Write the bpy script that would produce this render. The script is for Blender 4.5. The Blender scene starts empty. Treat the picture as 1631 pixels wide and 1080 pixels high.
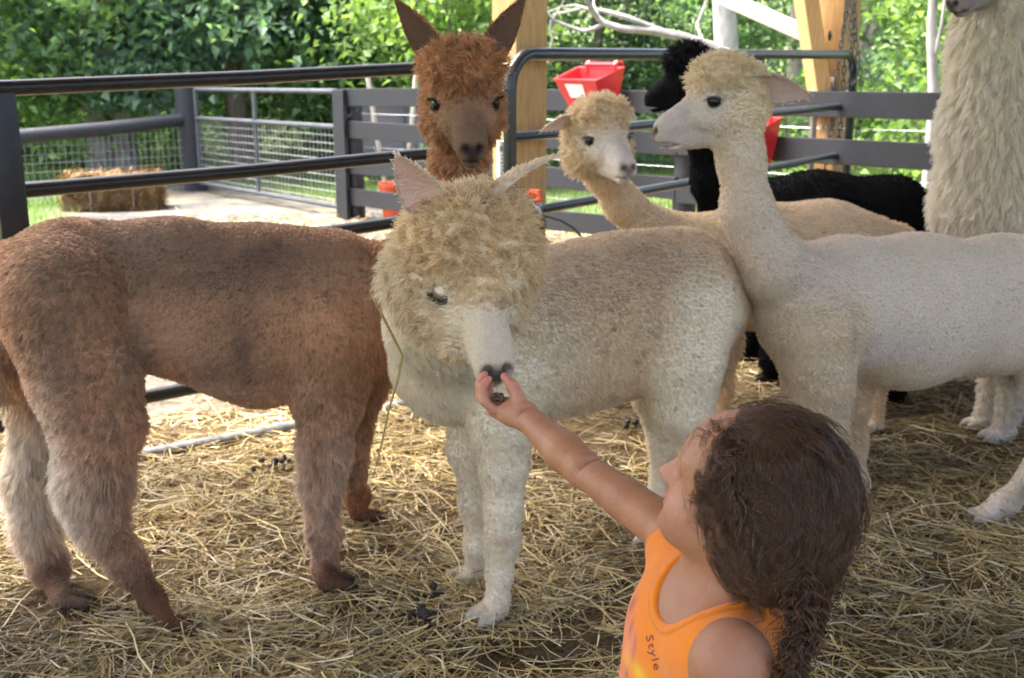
import bpy, bmesh, math, random
import numpy as np
from mathutils import Vector, Matrix
random.seed(7); RNG = np.random.default_rng(7)

# ------------------------------------------------------------------ camera, sky, sun, exposure
CAM_H, FPX, PITCH = 1.35, 1776.0, math.radians(14.3)
IMG_W, IMG_H = 1631.0, 1080.0
SC = bpy.context.scene
COL = SC.collection
cam_data = bpy.data.cameras.new('camera')
cam = bpy.data.objects.new('camera', cam_data); COL.objects.link(cam)
cam.location = (0, 0, CAM_H)
cam.rotation_euler = (math.pi/2 - PITCH, 0, 0)
cam_data.sensor_width = 36.0
cam_data.lens = FPX/IMG_W*36.0
cam_data.clip_start = 0.05; cam_data.clip_end = 400
cam_data.dof.use_dof = True
cam_data.dof.focus_distance = 1.65
cam_data.dof.aperture_fstop = 8.5
SC.camera = cam
world = bpy.data.worlds.new('World'); SC.world = world; world.use_nodes = True
SUN_EL, SUN_AZ = math.radians(66), math.radians(-72)      # azimuth from +Y towards +X
wn = world.node_tree.nodes; wl = world.node_tree.links
sky = wn.new('ShaderNodeTexSky'); sky.sky_type = 'NISHITA'; sky.sun_disc = False
sky.sun_elevation = SUN_EL; sky.sun_rotation = SUN_AZ
sky.air_density = 0.6; sky.dust_density = 6.0; sky.ozone_density = 1.0
wl.new(sky.outputs[0], wn['Background'].inputs[0]); wn['Background'].inputs[1].default_value = 0.15
sun_data = bpy.data.lights.new('sun', 'SUN'); sun_data.energy = 2.7; sun_data.angle = math.radians(32)
sun_data.color = (1.0, 0.97, 0.93)
sun = bpy.data.objects.new('sun', sun_data); COL.objects.link(sun)
sdir = Vector((math.sin(SUN_AZ)*math.cos(SUN_EL), math.cos(SUN_AZ)*math.cos(SUN_EL), math.sin(SUN_EL)))
sun.rotation_euler = sdir.to_track_quat('Z', 'Y').to_euler()
sun.location = sdir*30
SC.view_settings.view_transform = 'Standard'; SC.view_settings.look = 'None'
SC.view_settings.gamma = 1.0; SC.view_settings.exposure = 2.75
SC.render.engine = 'CYCLES'
SC.cycles.use_denoising = True
SC.cycles.max_bounces = 8; SC.cycles.diffuse_bounces = 4; SC.cycles.glossy_bounces = 3
SC.cycles.transmission_bounces = 3; SC.cycles.transparent_max_bounces = 6
SC.cycles.use_adaptive_sampling = True; SC.cycles.adaptive_threshold = 0.02
SC.cycles.sample_clamp_indirect = 6.0

# ------------------------------------------------------------------ measuring helpers
CP, SP = math.cos(PITCH), math.sin(PITCH)
def ray(px, py):
    cx = (px-815.5)/FPX; cy = (540-py)/FPX
    return np.array((cx, CP+cy*SP, -SP+cy*CP))
EYE = np.array((0.0, 0.0, CAM_H))
def at(px, py, Y):
    """the point at distance Y in front of the camera position seen at a photo pixel"""
    d = ray(px, py); return EYE + d*(Y/d[1])
def gr(px, py, z=0.0):
    d = ray(px, py); return EYE + d*((z-CAM_H)/d[2])
def depth(p): return p[1]*CP - (p[2]-CAM_H)*SP
def mpp(p): return depth(p)/FPX                        # metres per photo pixel at a point
def V3(*a): return np.array(a, float)
def nrm(v): v = np.asarray(v, float); return v/(np.linalg.norm(v)+1e-12)

# ------------------------------------------------------------------ numpy noise
def _hash(ix, iy, iz, seed):
    h = (ix.astype(np.int64)*374761393 + iy.astype(np.int64)*668265263 + iz.astype(np.int64)*2147483647 + seed*974634777) & 0xffffffff
    h = ((h ^ (h >> 13))*1274126177) & 0xffffffff
    h = ((h ^ (h >> 16))*2246822519) & 0xffffffff
    return ((h ^ (h >> 15)) & 0xffff)/65535.0
def vnoise(p, scale=1.0, seed=0):
    q = np.asarray(p)*scale; i = np.floor(q).astype(np.int64); f = q-i; f = f*f*(3-2*f)
    x, y, z = i[..., 0], i[..., 1], i[..., 2]; fx, fy, fz = f[..., 0], f[..., 1], f[..., 2]
    r = 0
    for dx in (0, 1):
        for dy in (0, 1):
            for dz in (0, 1):
                w = (fx if dx else 1-fx)*(fy if dy else 1-fy)*(fz if dz else 1-fz)
                r = r + w*_hash(x+dx, y+dy, z+dz, seed)
    return r*2-1
def fbm(p, scale, octs=3, seed=0):
    r = 0; a = 1; t = 0
    for o in range(octs):
        r = r + a*vnoise(p, scale*2**o, seed+o*17); t += a; a *= .5
    return r/t

# ------------------------------------------------------------------ bodies from blended distance fields
class Prim:
    __slots__ = ('kind', 'a', 'b', 'ra', 'rb', 'R', 'n', 'sq', 'k', 'op', 'at', 'lo', 'hi', 'on')
def rcone(a, ra, b, rb, k=.03, n=None, sq=1.0, op='+', **att):
    p = Prim(); p.kind = 'c'; p.a = np.asarray(a, float); p.b = np.asarray(b, float); p.ra = ra; p.rb = rb; p.k = k; p.op = op
    p.n = None if n is None else nrm(n); p.sq = sq; p.at = att; p.R = None
    r = max(ra, rb)*max(1, sq); p.lo = np.minimum(p.a, p.b)-r; p.hi = np.maximum(p.a, p.b)+r
    return p
def ellip(c, radii, R=None, k=.03, op='+', **att):
    p = Prim(); p.kind = 'e'; p.a = np.asarray(c, float); p.ra = np.asarray(radii, float); p.R = np.eye(3) if R is None else np.asarray(R, float)
    p.k = k; p.op = op; p.at = att; p.n = None; p.sq = 1
    r = max(radii); p.lo = p.a-r; p.hi = p.a+r
    return p
def pd(p, X):
    if p.kind == 'c':
        q = X-p.a
        if p.n is not None: q = q + np.outer(q @ p.n, p.n)*(1/p.sq-1)
        ba = p.b-p.a
        if p.n is not None: ba = ba + p.n*(ba @ p.n)*(1/p.sq-1)
        L2 = ba @ ba + 1e-12
        h = np.clip((q @ ba)/L2, 0, 1)
        d = np.linalg.norm(q - h[:, None]*ba, axis=1) - (p.ra+(p.rb-p.ra)*h)
        return d*min(1, p.sq) if p.n is not None else d
    q = (X-p.a) @ p.R            # columns of R are the local axes
    k0 = np.linalg.norm(q/p.ra, axis=1); k1 = np.linalg.norm(q/(p.ra*p.ra), axis=1)
    return k0*(k0-1)/np.maximum(k1, 1e-9)
def field(prims, X):
    d = np.full(len(X), .5)
    for p in prims:
        e = pd(p, X)
        if p.op == '+':
            h = np.maximum(p.k-np.abs(d-e), 0)/p.k; d = np.minimum(d, e)-h*h*p.k*.25
        else:
            e = -e; h = np.maximum(p.k-np.abs(d-e), 0)/p.k; d = np.maximum(d, e)+h*h*p.k*.25
    return d
def surface(prims, vs, extra=None, B=24):
    """closed surface of the blended field, met block by block; returns vertices, quads"""
    lo = np.min([p.lo for p in prims if p.op == '+'], axis=0)-.04; hi = np.max([p.hi for p in prims if p.op == '+'], axis=0)+.04
    nb = np.ceil((hi-lo)/(vs*B)).astype(int)
    n = nb*B+2; stride = np.array((n[1]*n[2], n[2], 1), np.int64)
    g = np.arange(B+2)
    gx, gy, gz = np.meshgrid(g, g, g, indexing='ij'); off = np.stack((gx, gy, gz), -1).reshape(-1, 3)
    VID, VP, QD = [], [], []
    half = vs*B/2; diag = half*1.74+vs*2
    corners = [(a, b, c) for a in (0, 1) for b in (0, 1) for c in (0, 1)]
    m = B+2
    for bi in range(nb[0]):
        for bj in range(nb[1]):
            for bk in range(nb[2]):
                base = np.array((bi, bj, bk))*B
                blo = lo+base*vs; bhi = blo+vs*(B+1)
                ps = [p for p in prims if np.all(p.lo-p.k-.01 < bhi) and np.all(p.hi+p.k+.01 > blo)]
                if not ps or all(p.op != '+' for p in ps): continue
                c = field(ps, (blo+half)[None])[0]
                if abs(c) > diag*1.5+.03: continue
                X = blo+off*vs
                F = field(ps, X)
                if extra is not None: F = extra(X, F)
                if F.min() > 0 or F.max() < 0: continue
                F = F.reshape(m, m, m); S = F < 0
                # cells 0..B
                cnt = np.zeros((B+1,)*3, np.int8)
                for a, b_, c_ in corners: cnt += S[a:a+B+1, b_:b_+B+1, c_:c_+B+1]
                act = (cnt > 0) & (cnt < 8)
                own = act[:B, :B, :B]
                I = np.argwhere(own)
                if len(I):
                    acc = np.zeros((len(I), 3)); wn_ = np.zeros(len(I))
                    for ax in range(3):
                        o1 = [x for x in range(3) if x != ax]
                        for u in (0, 1):
                            for v in (0, 1):
                                d0 = np.zeros(3, int); d0[o1[0]] = u; d0[o1[1]] = v; d1 = d0.copy(); d1[ax] = 1
                                f0 = F[tuple((I+d0).T)]; f1 = F[tuple((I+d1).T)]
                                cr = (f0 < 0) != (f1 < 0)
                                t = np.where(cr, f0/np.where(cr, f0-f1, 1), 0)
                                pt = I+d0+t[:, None]*(d1-d0)
                                acc += pt*cr[:, None]; wn_ += cr
                    VP.append(blo+acc/wn_[:, None]*vs); VID.append((base+I) @ stride)
                for ax in range(3):
                    a1, a2 = [(1, 2), (2, 0), (0, 1)][ax]
                    sl0 = [slice(1, B+1)]*3; sl1 = [slice(1, B+1)]*3
                    sl1[ax] = slice(2, B+2)
                    s0 = S[tuple(sl0)]; s1 = S[tuple(sl1)]
                    E_ = np.argwhere(s0 != s1)
                    if not len(E_): continue
                    fl = s0[tuple(E_.T)]
                    cell = base+E_+1
                    e1 = np.zeros(3, int); e1[a1] = 1; e2 = np.zeros(3, int); e2[a2] = 1
                    q = np.stack(((cell-e1-e2) @ stride, (cell-e2) @ stride, cell @ stride, (cell-e1) @ stride), 1)
                    q[~fl] = q[~fl][:, ::-1]
                    QD.append(q)
    VID = np.concatenate(VID); VP = np.concatenate(VP); QD = np.concatenate(QD)
    o = np.argsort(VID); VID = VID[o]; VP = VP[o]
    ix = np.searchsorted(VID, QD); ix = np.clip(ix, 0, len(VID)-1)
    ok = np.all(VID[ix] == QD, axis=1)
    return VP, ix[ok]
def field_attrs(prims, X, tau=.012):
    """colour, hair length and comb direction blended from the nearest pieces"""
    P_ = [p for p in prims if p.op == '+']
    D = np.stack([pd(p, X) for p in P_], 1); D -= D.min(1, keepdims=True)
    W = np.exp(-D/tau); W /= W.sum(1, keepdims=True)
    col = W @ np.array([p.at.get('col', (.5, .5, .5)) for p in P_], float)
    hl = W @ np.array([p.at.get('hl', .012) for p in P_], float)
    cb = W @ np.array([p.at.get('comb', (0, 0, -1)) for p in P_], float)
    wo = W @ np.array([p.at.get('wool', 0.0) for p in P_], float)
    return col, hl, cb, wo

# ------------------------------------------------------------------ mesh helpers
def mesh_np(name, v, faces, mat=None, smooth=True, col=None):
    """faces: (n,4) or (n,3) array"""
    me = bpy.data.meshes.new(name)
    v = np.asarray(v, np.float32); f = np.asarray(faces, np.int32); k = f.shape[1]
    me.vertices.add(len(v)); me.vertices.foreach_set('co', v.ravel())
    me.loops.add(f.size); me.loops.foreach_set('vertex_index', f.ravel())
    me.polygons.add(len(f)); me.polygons.foreach_set('loop_start', np.arange(0, f.size, k, dtype=np.int32))
    me.polygons.foreach_set('loop_total', np.full(len(f), k, np.int32))
    me.update(calc_edges=True); me.validate()
    me.polygons.foreach_set('use_smooth', np.full(len(me.polygons), smooth, bool))
    if col is not None:
        c = np.ones((len(v), 4), np.float32); c[:, :3] = col
        a = me.attributes.new('tint', 'FLOAT_COLOR', 'POINT'); a.data.foreach_set('color', c.ravel())
    if mat: me.materials.append(mat)
    return me
def link(name, data, parent=None, loc=None):
    o = bpy.data.objects.new(name, data); COL.objects.link(o)
    if parent is not None: o.parent = parent
    if loc is not None: o.location = loc
    return o
def tag(o, label=None, cat=None, group=None, kind=None):
    if label: o['label'] = label
    if cat: o['category'] = cat
    if group: o['group'] = group
    if kind: o['kind'] = kind
    return o
def empty(name, loc=(0, 0, 0), rz=0.0):
    o = bpy.data.objects.new(name, None); COL.objects.link(o); o.location = loc; o.rotation_euler = (0, 0, rz); o.empty_display_size = .1
    return o
class MB:
    """collects boxes, tubes and prisms into one mesh"""
    def __init__(s): s.v = []; s.f = []
    def add(s, v, f):
        n = len(s.v); s.v += [tuple(map(float, x)) for x in v]; s.f += [tuple(i+n for i in q) for q in f]; return s
    def box(s, c, size, R=None):
        c = np.asarray(c, float); h = np.asarray(size, float)/2
        pts = [np.array((x, y, z))*h for x in (-1, 1) for y in (-1, 1) for z in (-1, 1)]
        if R is not None: pts = [np.asarray(R) @ p for p in pts]
        return s.add([c+p for p in pts], [(0, 1, 3, 2), (4, 6, 7, 5), (0, 4, 5, 1), (2, 3, 7, 6), (0, 2, 6, 4), (1, 5, 7, 3)])
    def bbox(s, c, size, R=None, b=.004):
        """box with chamfered edges"""
        bm = bmesh.new(); bmesh.ops.create_cube(bm, size=1)
        for v in bm.verts: v.co = Vector((v.co.x*size[0], v.co.y*size[1], v.co.z*size[2]))
        bmesh.ops.bevel(bm, geom=bm.edges[:], offset=b, segments=2, affect='EDGES', profile=.6)
        bm.verts.index_update(); Rm = np.eye(3) if R is None else np.asarray(R)
        s.add([np.asarray(c)+Rm @ np.array(v.co) for v in bm.verts], [tuple(v.index for v in f.verts) for f in bm.faces]); bm.free(); return s
    def tube(s, pts, r, n=10, cap=True):
        pts = [np.asarray(p, float) for p in pts]; m = len(pts)
        rr = r if hasattr(r, '__len__') else [r]*m
        T = [nrm(pts[min(i+1, m-1)]-pts[max(i-1, 0)]) for i in range(m)]
        ref = V3(0, 0, 1) if abs(T[0][2]) < .9 else V3(1, 0, 0)
        u = nrm(np.cross(T[0], ref)); vs, fs = [], []
        for i in range(m):
            u = nrm(u - T[i]*(u @ T[i])); w = np.cross(T[i], u)
            for j in range(n):
                a = 2*math.pi*j/n; vs.append(pts[i]+rr[i]*(math.cos(a)*u+math.sin(a)*w))
        for i in range(m-1):
            for j in range(n): fs.append((i*n+j, i*n+(j+1) % n, (i+1)*n+(j+1) % n, (i+1)*n+j))
        if cap: fs.append(tuple(range(n))[::-1]); fs.append(tuple((m-1)*n+j for j in range(n)))
        return s.add(vs, fs)
    def mesh(s, name, mat, smooth=False):
        me = bpy.data.meshes.new(name); me.from_pydata(s.v, [], s.f); me.update()
        bm = bmesh.new(); bm.from_mesh(me); bmesh.ops.recalc_face_normals(bm, faces=bm.faces[:]); bm.to_mesh(me); bm.free()
        if smooth:
            me.polygons.foreach_set('use_smooth', np.ones(len(me.polygons), bool))
            try: me.set_sharp_from_angle(angle=math.radians(40))
            except Exception: pass
        if mat: me.materials.append(mat)
        return me
    def build(s, name, mat, parent=None, smooth=False, loc=None): return link(name, s.mesh(name, mat, smooth), parent, loc)
def Rz(a): c, s = math.cos(a), math.sin(a); return np.array(((c, -s, 0), (s, c, 0), (0, 0, 1)))
def frame_to(d, up=(0, 0, 1)):
    """columns: along d, sideways, up"""
    d = nrm(d); y = nrm(np.cross(up, d)); z = np.cross(d, y); return np.stack((d, y, z), 1)

# ------------------------------------------------------------------ material helpers
def new_mat(name):
    m = bpy.data.materials.new(name); m.use_nodes = True
    return m, m.node_tree.nodes, m.node_tree.links, m.node_tree.nodes['Principled BSDF']
def noise_mat(name, c1, c2, scale=8, rough=.7, bump=.2, detail=6, bscale=None, metal=0, spec=.4, stretch=(1, 1, 1), coords='Object', c3=None, dist=.01):
    m, n, l, b = new_mat(name)
    tc = n.new('ShaderNodeTexCoord'); mp = n.new('ShaderNodeMapping'); mp.inputs['Scale'].default_value = stretch
    l.new(tc.outputs[coords], mp.inputs[0])
    t = n.new('ShaderNodeTexNoise'); t.inputs['Scale'].default_value = scale; t.inputs['Detail'].default_value = detail; t.inputs['Roughness'].default_value = .62
    l.new(mp.outputs[0], t.inputs['Vector'])
    r = n.new('ShaderNodeValToRGB'); r.color_ramp.elements[0].position = .32; r.color_ramp.elements[1].position = .68
    r.color_ramp.elements[0].color = (*c1, 1); r.color_ramp.elements[1].color = (*c2, 1)
    if c3: e = r.color_ramp.elements.new(.5); e.color = (*c3, 1)
    l.new(t.outputs[0], r.inputs[0]); l.new(r.outputs[0], b.inputs['Base Color'])
    b.inputs['Roughness'].default_value = rough; b.inputs['Metallic'].default_value = metal; b.inputs['Specular IOR Level'].default_value = spec
    if bump:
        t2 = n.new('ShaderNodeTexNoise'); t2.inputs['Scale'].default_value = bscale or scale*3; t2.inputs['Detail'].default_value = 5
        l.new(mp.outputs[0], t2.inputs['Vector'])
        bp = n.new('ShaderNodeBump'); bp.inputs['Strength'].default_value = bump; bp.inputs['Distance'].default_value = dist
        l.new(t2.outputs[0], bp.inputs['Height']); l.new(bp.outputs[0], b.inputs['Normal'])
    return m
def tint_mat(name, rough=.85, spec=.15, sheen=0.0, bscale=0, bump=0, sss=0, var=.12, hair=False, trans=.4):
    """surface coloured by its own 'tint' attribute"""
    m, n, l, b = new_mat(name)
    a = n.new('ShaderNodeAttribute'); a.attribute_name = 'tint'
    src = a.outputs['Color']
    if not hair and var:
        tc = n.new('ShaderNodeTexCoord'); t = n.new('ShaderNodeTexNoise'); t.inputs['Scale'].default_value = 90; t.inputs['Detail'].default_value = 4
        l.new(tc.outputs['Object'], t.inputs['Vector'])
        mr = n.new('ShaderNodeMapRange'); mr.inputs[3].default_value = 1-var; mr.inputs[4].default_value = 1+var
        l.new(t.outputs[0], mr.inputs[0])
        mx = n.new('ShaderNodeVectorMath'); mx.operation = 'SCALE'; l.new(src, mx.inputs[0]); l.new(mr.outputs[0], mx.inputs['Scale']); src = mx.outputs[0]
    l.new(src, b.inputs['Base Color'])
    b.inputs['Roughness'].default_value = rough; b.inputs['Specular IOR Level'].default_value = spec
    if sheen: b.inputs['Sheen Weight'].default_value = sheen
    if hair:
        tr = n.new('ShaderNodeBsdfTranslucent'); l.new(src, tr.inputs[0]); mx_ = n.new('ShaderNodeMixShader'); mx_.inputs[0].default_value = trans
        l.new(b.outputs[0], mx_.inputs[1]); l.new(tr.outputs[0], mx_.inputs[2]); l.new(mx_.outputs[0], n['Material Output'].inputs[0])
    if sss:
        b.inputs['Subsurface Weight'].default_value = sss; b.inputs['Subsurface Radius'].default_value = (.012, .004, .002); b.inputs['Subsurface Scale'].default_value = 1
    if bump:
        tc = n.new('ShaderNodeTexCoord'); t = n.new('ShaderNodeTexNoise'); t.inputs['Scale'].default_value = bscale; t.inputs['Detail'].default_value = 4
        l.new(tc.outputs['Object'], t.inputs['Vector'])
        bp = n.new('ShaderNodeBump'); bp.inputs['Strength'].default_value = bump; bp.inputs['Distance'].default_value = .006
        l.new(t.outputs[0], bp.inputs['Height']); l.new(bp.outputs[0], b.inputs['Normal'])
    return m
def plain(name, c, rough=.5, metal=0, spec=.5, coat=0):
    m, n, l, b = new_mat(name); b.inputs['Base Color'].default_value = (*c, 1); b.inputs['Roughness'].default_value = rough
    b.inputs['Metallic'].default_value = metal; b.inputs['Specular IOR Level'].default_value = spec; b.inputs['Coat Weight'].default_value = coat
    return m

# ------------------------------------------------------------------ strands
def strands(name, pts, rad, col, mat, parent):
    """pts (N,K,3), rad (N,K) , col (N,3): one hair object"""
    N, K, _ = pts.shape
    hc = bpy.data.hair_curves.new(name); hc.add_curves([K]*N)
    hc.attributes['position'].data.foreach_set('vector', np.ascontiguousarray(pts, np.float32).ravel())
    if 'radius' not in hc.attributes: hc.attributes.new('radius', 'FLOAT', 'POINT')
    hc.attributes['radius'].data.foreach_set('value', np.ascontiguousarray(rad, np.float32).ravel())
    a = hc.attributes.new('tint', 'FLOAT_COLOR', 'CURVE'); c = np.ones((N, 4), np.float32); c[:, :3] = np.clip(col, 0, 1)
    a.data.foreach_set('color', c.ravel())
    hc.materials.append(mat)
    return link(name, hc, parent)
def tri_sample(V, Q, n, weight=None):
    """n random surface points: triangle corner indices (n,3), barycentrics (n,3)"""
    T = np.concatenate((Q[:, [0, 1, 2]], Q[:, [0, 2, 3]]))
    c = np.cross(V[T[:, 1]]-V[T[:, 0]], V[T[:, 2]]-V[T[:, 0]]); A = np.linalg.norm(c, axis=1)/2
    if weight is not None: A = A*weight(V[T].mean(1), c/(2*A[:, None]+1e-12), T)
    i = RNG.choice(len(T), n, p=A/A.sum())
    r1 = np.sqrt(RNG.random(n)); r2 = RNG.random(n)
    return T[i], np.stack((1-r1, r1*(1-r2), r1*r2), 1)
def vnormals(V, Q):
    c = np.cross(V[Q[:, 2]]-V[Q[:, 0]], V[Q[:, 3]]-V[Q[:, 1]]); N = np.zeros_like(V)
    for j in range(4):
        for a in range(3): N[:, a] += np.bincount(Q[:, j], c[:, a], len(V))
    return N/(np.linalg.norm(N, axis=1, keepdims=True)+1e-12)
def clump_of(p, cell, seed=0):
    """a clump id for each root: cells of a jittered grid, and the clump's mean root"""
    q = p + .5*cell*np.stack([vnoise(p, .7/cell, seed+s) for s in (1, 2, 3)], 1)
    k = np.floor(q/cell).astype(np.int64); key = k[:, 0]*73856093 ^ k[:, 1]*19349663 ^ k[:, 2]*83492791
    u, inv = np.unique(key, return_inverse=True); cnt = np.bincount(inv)
    m = np.stack([np.bincount(inv, p[:, a])/cnt for a in range(3)], 1)
    return inv, m, len(u)
def fur(name, V, Q, col, hl, comb, wool, mat, parent, n, width=.0007, K=4, clump=.011, skip=None, lift=.75, vary=.13, seedcam=True):
    N = vnormals(V, Q)
    def w(c, nn, T):
        view = EYE-c; view /= np.linalg.norm(view, axis=1, keepdims=True)
        f = (nn*view).sum(1); out = np.where(f > -.25, 1.0, .22)
        L = hl[T].mean(1); out = out*np.clip(L/.005, 0, 1)
        dist = np.linalg.norm(EYE-c, axis=1)
        return out
    T, B = tri_sample(V, Q, n, w)
    bl = lambda A: (A[T]*B[..., None]).sum(1) if A.ndim == 2 else (A[T]*B).sum(1)
    p = bl(V); nn = bl(N); nn /= np.linalg.norm(nn, axis=1, keepdims=True)
    L = bl(hl)*RNG.uniform(.55, 1.15, n); c = bl(col); cb = bl(comb); wo = bl(wool)
    cb = cb-nn*(cb*nn).sum(1, keepdims=True)
    inv, m, nc = clump_of(p, clump)
    cr = RNG.normal(0, 1, (nc, 3))[inv]; cs = RNG.normal(0, 1, nc)[inv]
    short = np.clip((L-.005)/.010, .35, 1)
    d = nn*(lift*np.clip((L-.002)/.009, .22, 1))[:, None] + cb*(.55*(1-wo))[:, None] + cr*((.30+.35*wo)*short)[:, None] + RNG.normal(0, .14, (n, 3))*short[:, None]
    d /= np.linalg.norm(d, axis=1, keepdims=True)
    t = np.linspace(0, 1, K)[None, :, None]
    root = p-nn*.002
    tipc = m[inv]-p
    bend = (cb*.5+V3(0, 0, -.35))[:, None, :]
    P = root[:, None]+d[:, None]*(L[:, None, None]*t) + bend*(L[:, None, None]*t**2*.6) + tipc[:, None]*(t**1.3)*.55
    ang = RNG.random(n)*6.28 + cs*2; fr = 5.0
    side = np.cross(d, V3(.3, .5, .8)); side /= np.linalg.norm(side, axis=1, keepdims=True)+1e-9
    P += side[:, None]*(np.sin(t*fr+ang[:, None, None])*t*(L*(.10+.14*wo))[:, None, None])
    rad = width*np.array([1.0]+[.85]*(K-2)+[.25])[None]*RNG.uniform(.8, 1.3, n)[:, None]
    big = fbm(p, 55, 2, 13)
    br = np.clip((1+vary*(cs*.35+big*.9))*RNG.uniform(1-vary*.5, 1+vary*.5, n), .45, 1.5)
    # a single fibre is paler than the fleece it makes up
    e = np.where(c.max(1, keepdims=True) > .06, .62, 1.0); c = np.clip(c, .004, 1); lum = c @ np.array((.3, .59, .11)); c = .4*c**e+.6*c*(lum[:, None]**(e-1))
    c = c*br[:, None]; c = c*np.minimum(1, .90/np.maximum(c.max(1, keepdims=True), 1e-6))
    return strands(name, P, rad, np.clip(c, .003, .93), mat, parent)
# ================================================================== THE PLACE
def zg(x, y):
    """height of the ground"""
    x = np.asarray(x, float); y = np.asarray(y, float)
    z = -.0233*np.clip(y-4.7, 0, 11.5) + .16*np.clip(y-18, 0, 60) + .05*np.clip(np.abs(x)-12, 0, 60)
    return z
def G(x, y): return V3(x, y, float(zg(x, y)))
# ---- ground: one sheet to the horizon
def ground():
    xs = np.concatenate((np.linspace(-160, -14, 12), np.linspace(-12, 12, 61), np.linspace(14, 160, 12)))
    ys = np.concatenate((np.linspace(-160, -8, 10), np.linspace(-6, 30, 91), np.linspace(34, 180, 12)))
    X, Y = np.meshgrid(xs, ys, indexing='ij'); Z = zg(X, Y)
    P = np.stack((X, Y, Z), -1).reshape(-1, 3)
    inner = (np.abs(P[:, 0]) < 11) & (P[:, 1] > 5) & (P[:, 1] < 28)
    P[inner, 2] += .03*fbm(P[inner]*V3(1, 1, 0), 1.3, 3, 3)
    P[(np.abs(P[:, 0]) < 12) & (P[:, 1] < 5.2), 2] -= .03
    ny = len(ys); i, j = np.meshgrid(np.arange(len(xs)-1), np.arange(ny-1), indexing='ij')
    a = (i*ny+j).ravel(); Q = np.stack((a, a+ny, a+ny+1, a+1), 1)
    m, n, l, b = new_mat('yard ground')
    tc = n.new('ShaderNodeTexCoord'); sx = n.new('ShaderNodeSeparateXYZ'); l.new(tc.outputs['Object'], sx.inputs[0])
    def noise(sc, det=6, ro=.6):
        t = n.new('ShaderNodeTexNoise'); t.inputs['Scale'].default_value = sc; t.inputs['Detail'].default_value = det; t.inputs['Roughness'].default_value = ro
        l.new(tc.outputs['Object'], t.inputs['Vector']); return t.outputs[0]
    def math_(op, a, b_=None, c=None):
        q = n.new('ShaderNodeMath'); q.operation = op
        for k, v in enumerate((a, b_, c)):
            if v is None: continue
            if isinstance(v, (int, float)): q.inputs[k].default_value = v
            else: l.new(v, q.inputs[k])
        return q.outputs[0]
    def ramp(f, c0, c1, p0=.35, p1=.65):
        r = n.new('ShaderNodeValToRGB'); r.color_ramp.elements[0].color = (*c0, 1); r.color_ramp.elements[1].color = (*c1, 1)
        r.color_ramp.elements[0].position = p0; r.color_ramp.elements[1].position = p1; l.new(f, r.inputs[0]); return r.outputs[0]
    gravel = ramp(noise(38, 8, .75), (.04, .039, .036), (.175, .172, .162), .3, .7)
    straw = ramp(noise(60, 6, .8), (.16, .12, .07), (.40, .33, .22))
    grass = ramp(noise(14, 8, .7), (.045, .075, .018), (.13, .19, .05))
    def mix(f, a, b_):
        q = n.new('ShaderNodeMix'); q.data_type = 'RGBA'; l.new(f, q.inputs[0]); l.new(a, q.inputs[6]); l.new(b_, q.inputs[7]); return q.outputs[2]
    grit = ramp(noise(7, 8, .8), (.42, .42, .42), (1.15, 1.15, 1.15), .36, .62); gm_ = n.new('ShaderNodeMix'); gm_.data_type = 'RGBA'; gm_.blend_type = 'MULTIPLY'; gm_.inputs[0].default_value = 1; l.new(gravel, gm_.inputs[6]); l.new(grit, gm_.inputs[7]); gravel = gm_.outputs[2]
    c = mix(math_('MULTIPLY', ramp(noise(1.6, 5), (0, 0, 0), (1, 1, 1), .42, .62), .55), gravel, straw)
    # grass grows left of the drive and beyond the board fence
    e = math_('ADD', math_('MULTIPLY', sx.outputs[0], -.75), math_('MULTIPLY', sx.outputs[1], -.28))          # left verge
    e = math_('ADD', e, math_('MULTIPLY', noise(1.1, 5), 1.4))
    verge = math_('GREATER_THAN', e, .95)
    f = math_('ADD', math_('ADD', math_('MULTIPLY', sx.outputs[0], .770), math_('MULTIPLY', sx.outputs[1], .64)), math_('MULTIPLY', noise(1.7, 5), -1.0))
    beyond = math_('GREATER_THAN', f, 5.75)
    g = math_('MULTIPLY', math_('MAXIMUM', verge, beyond), ramp(noise(5, 6, .7), (.0, .0, .0), (1, 1, 1), .30, .55))
    c = mix(g, c, grass)
    l.new(c, b.inputs['Base Color']); b.inputs['Roughness'].default_value = .95; b.inputs['Specular IOR Level'].default_value = .15
    bp = n.new('ShaderNodeBump'); bp.inputs['Strength'].default_value = .8; bp.inputs['Distance'].default_value = .03; l.new(noise(45, 6, .7), bp.inputs['Height']); l.new(bp.outputs[0], b.inputs['Normal'])
    o = link('ground', mesh_np('ground', P, Q, m, True)); o['kind'] = 'structure'
ground()
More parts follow.
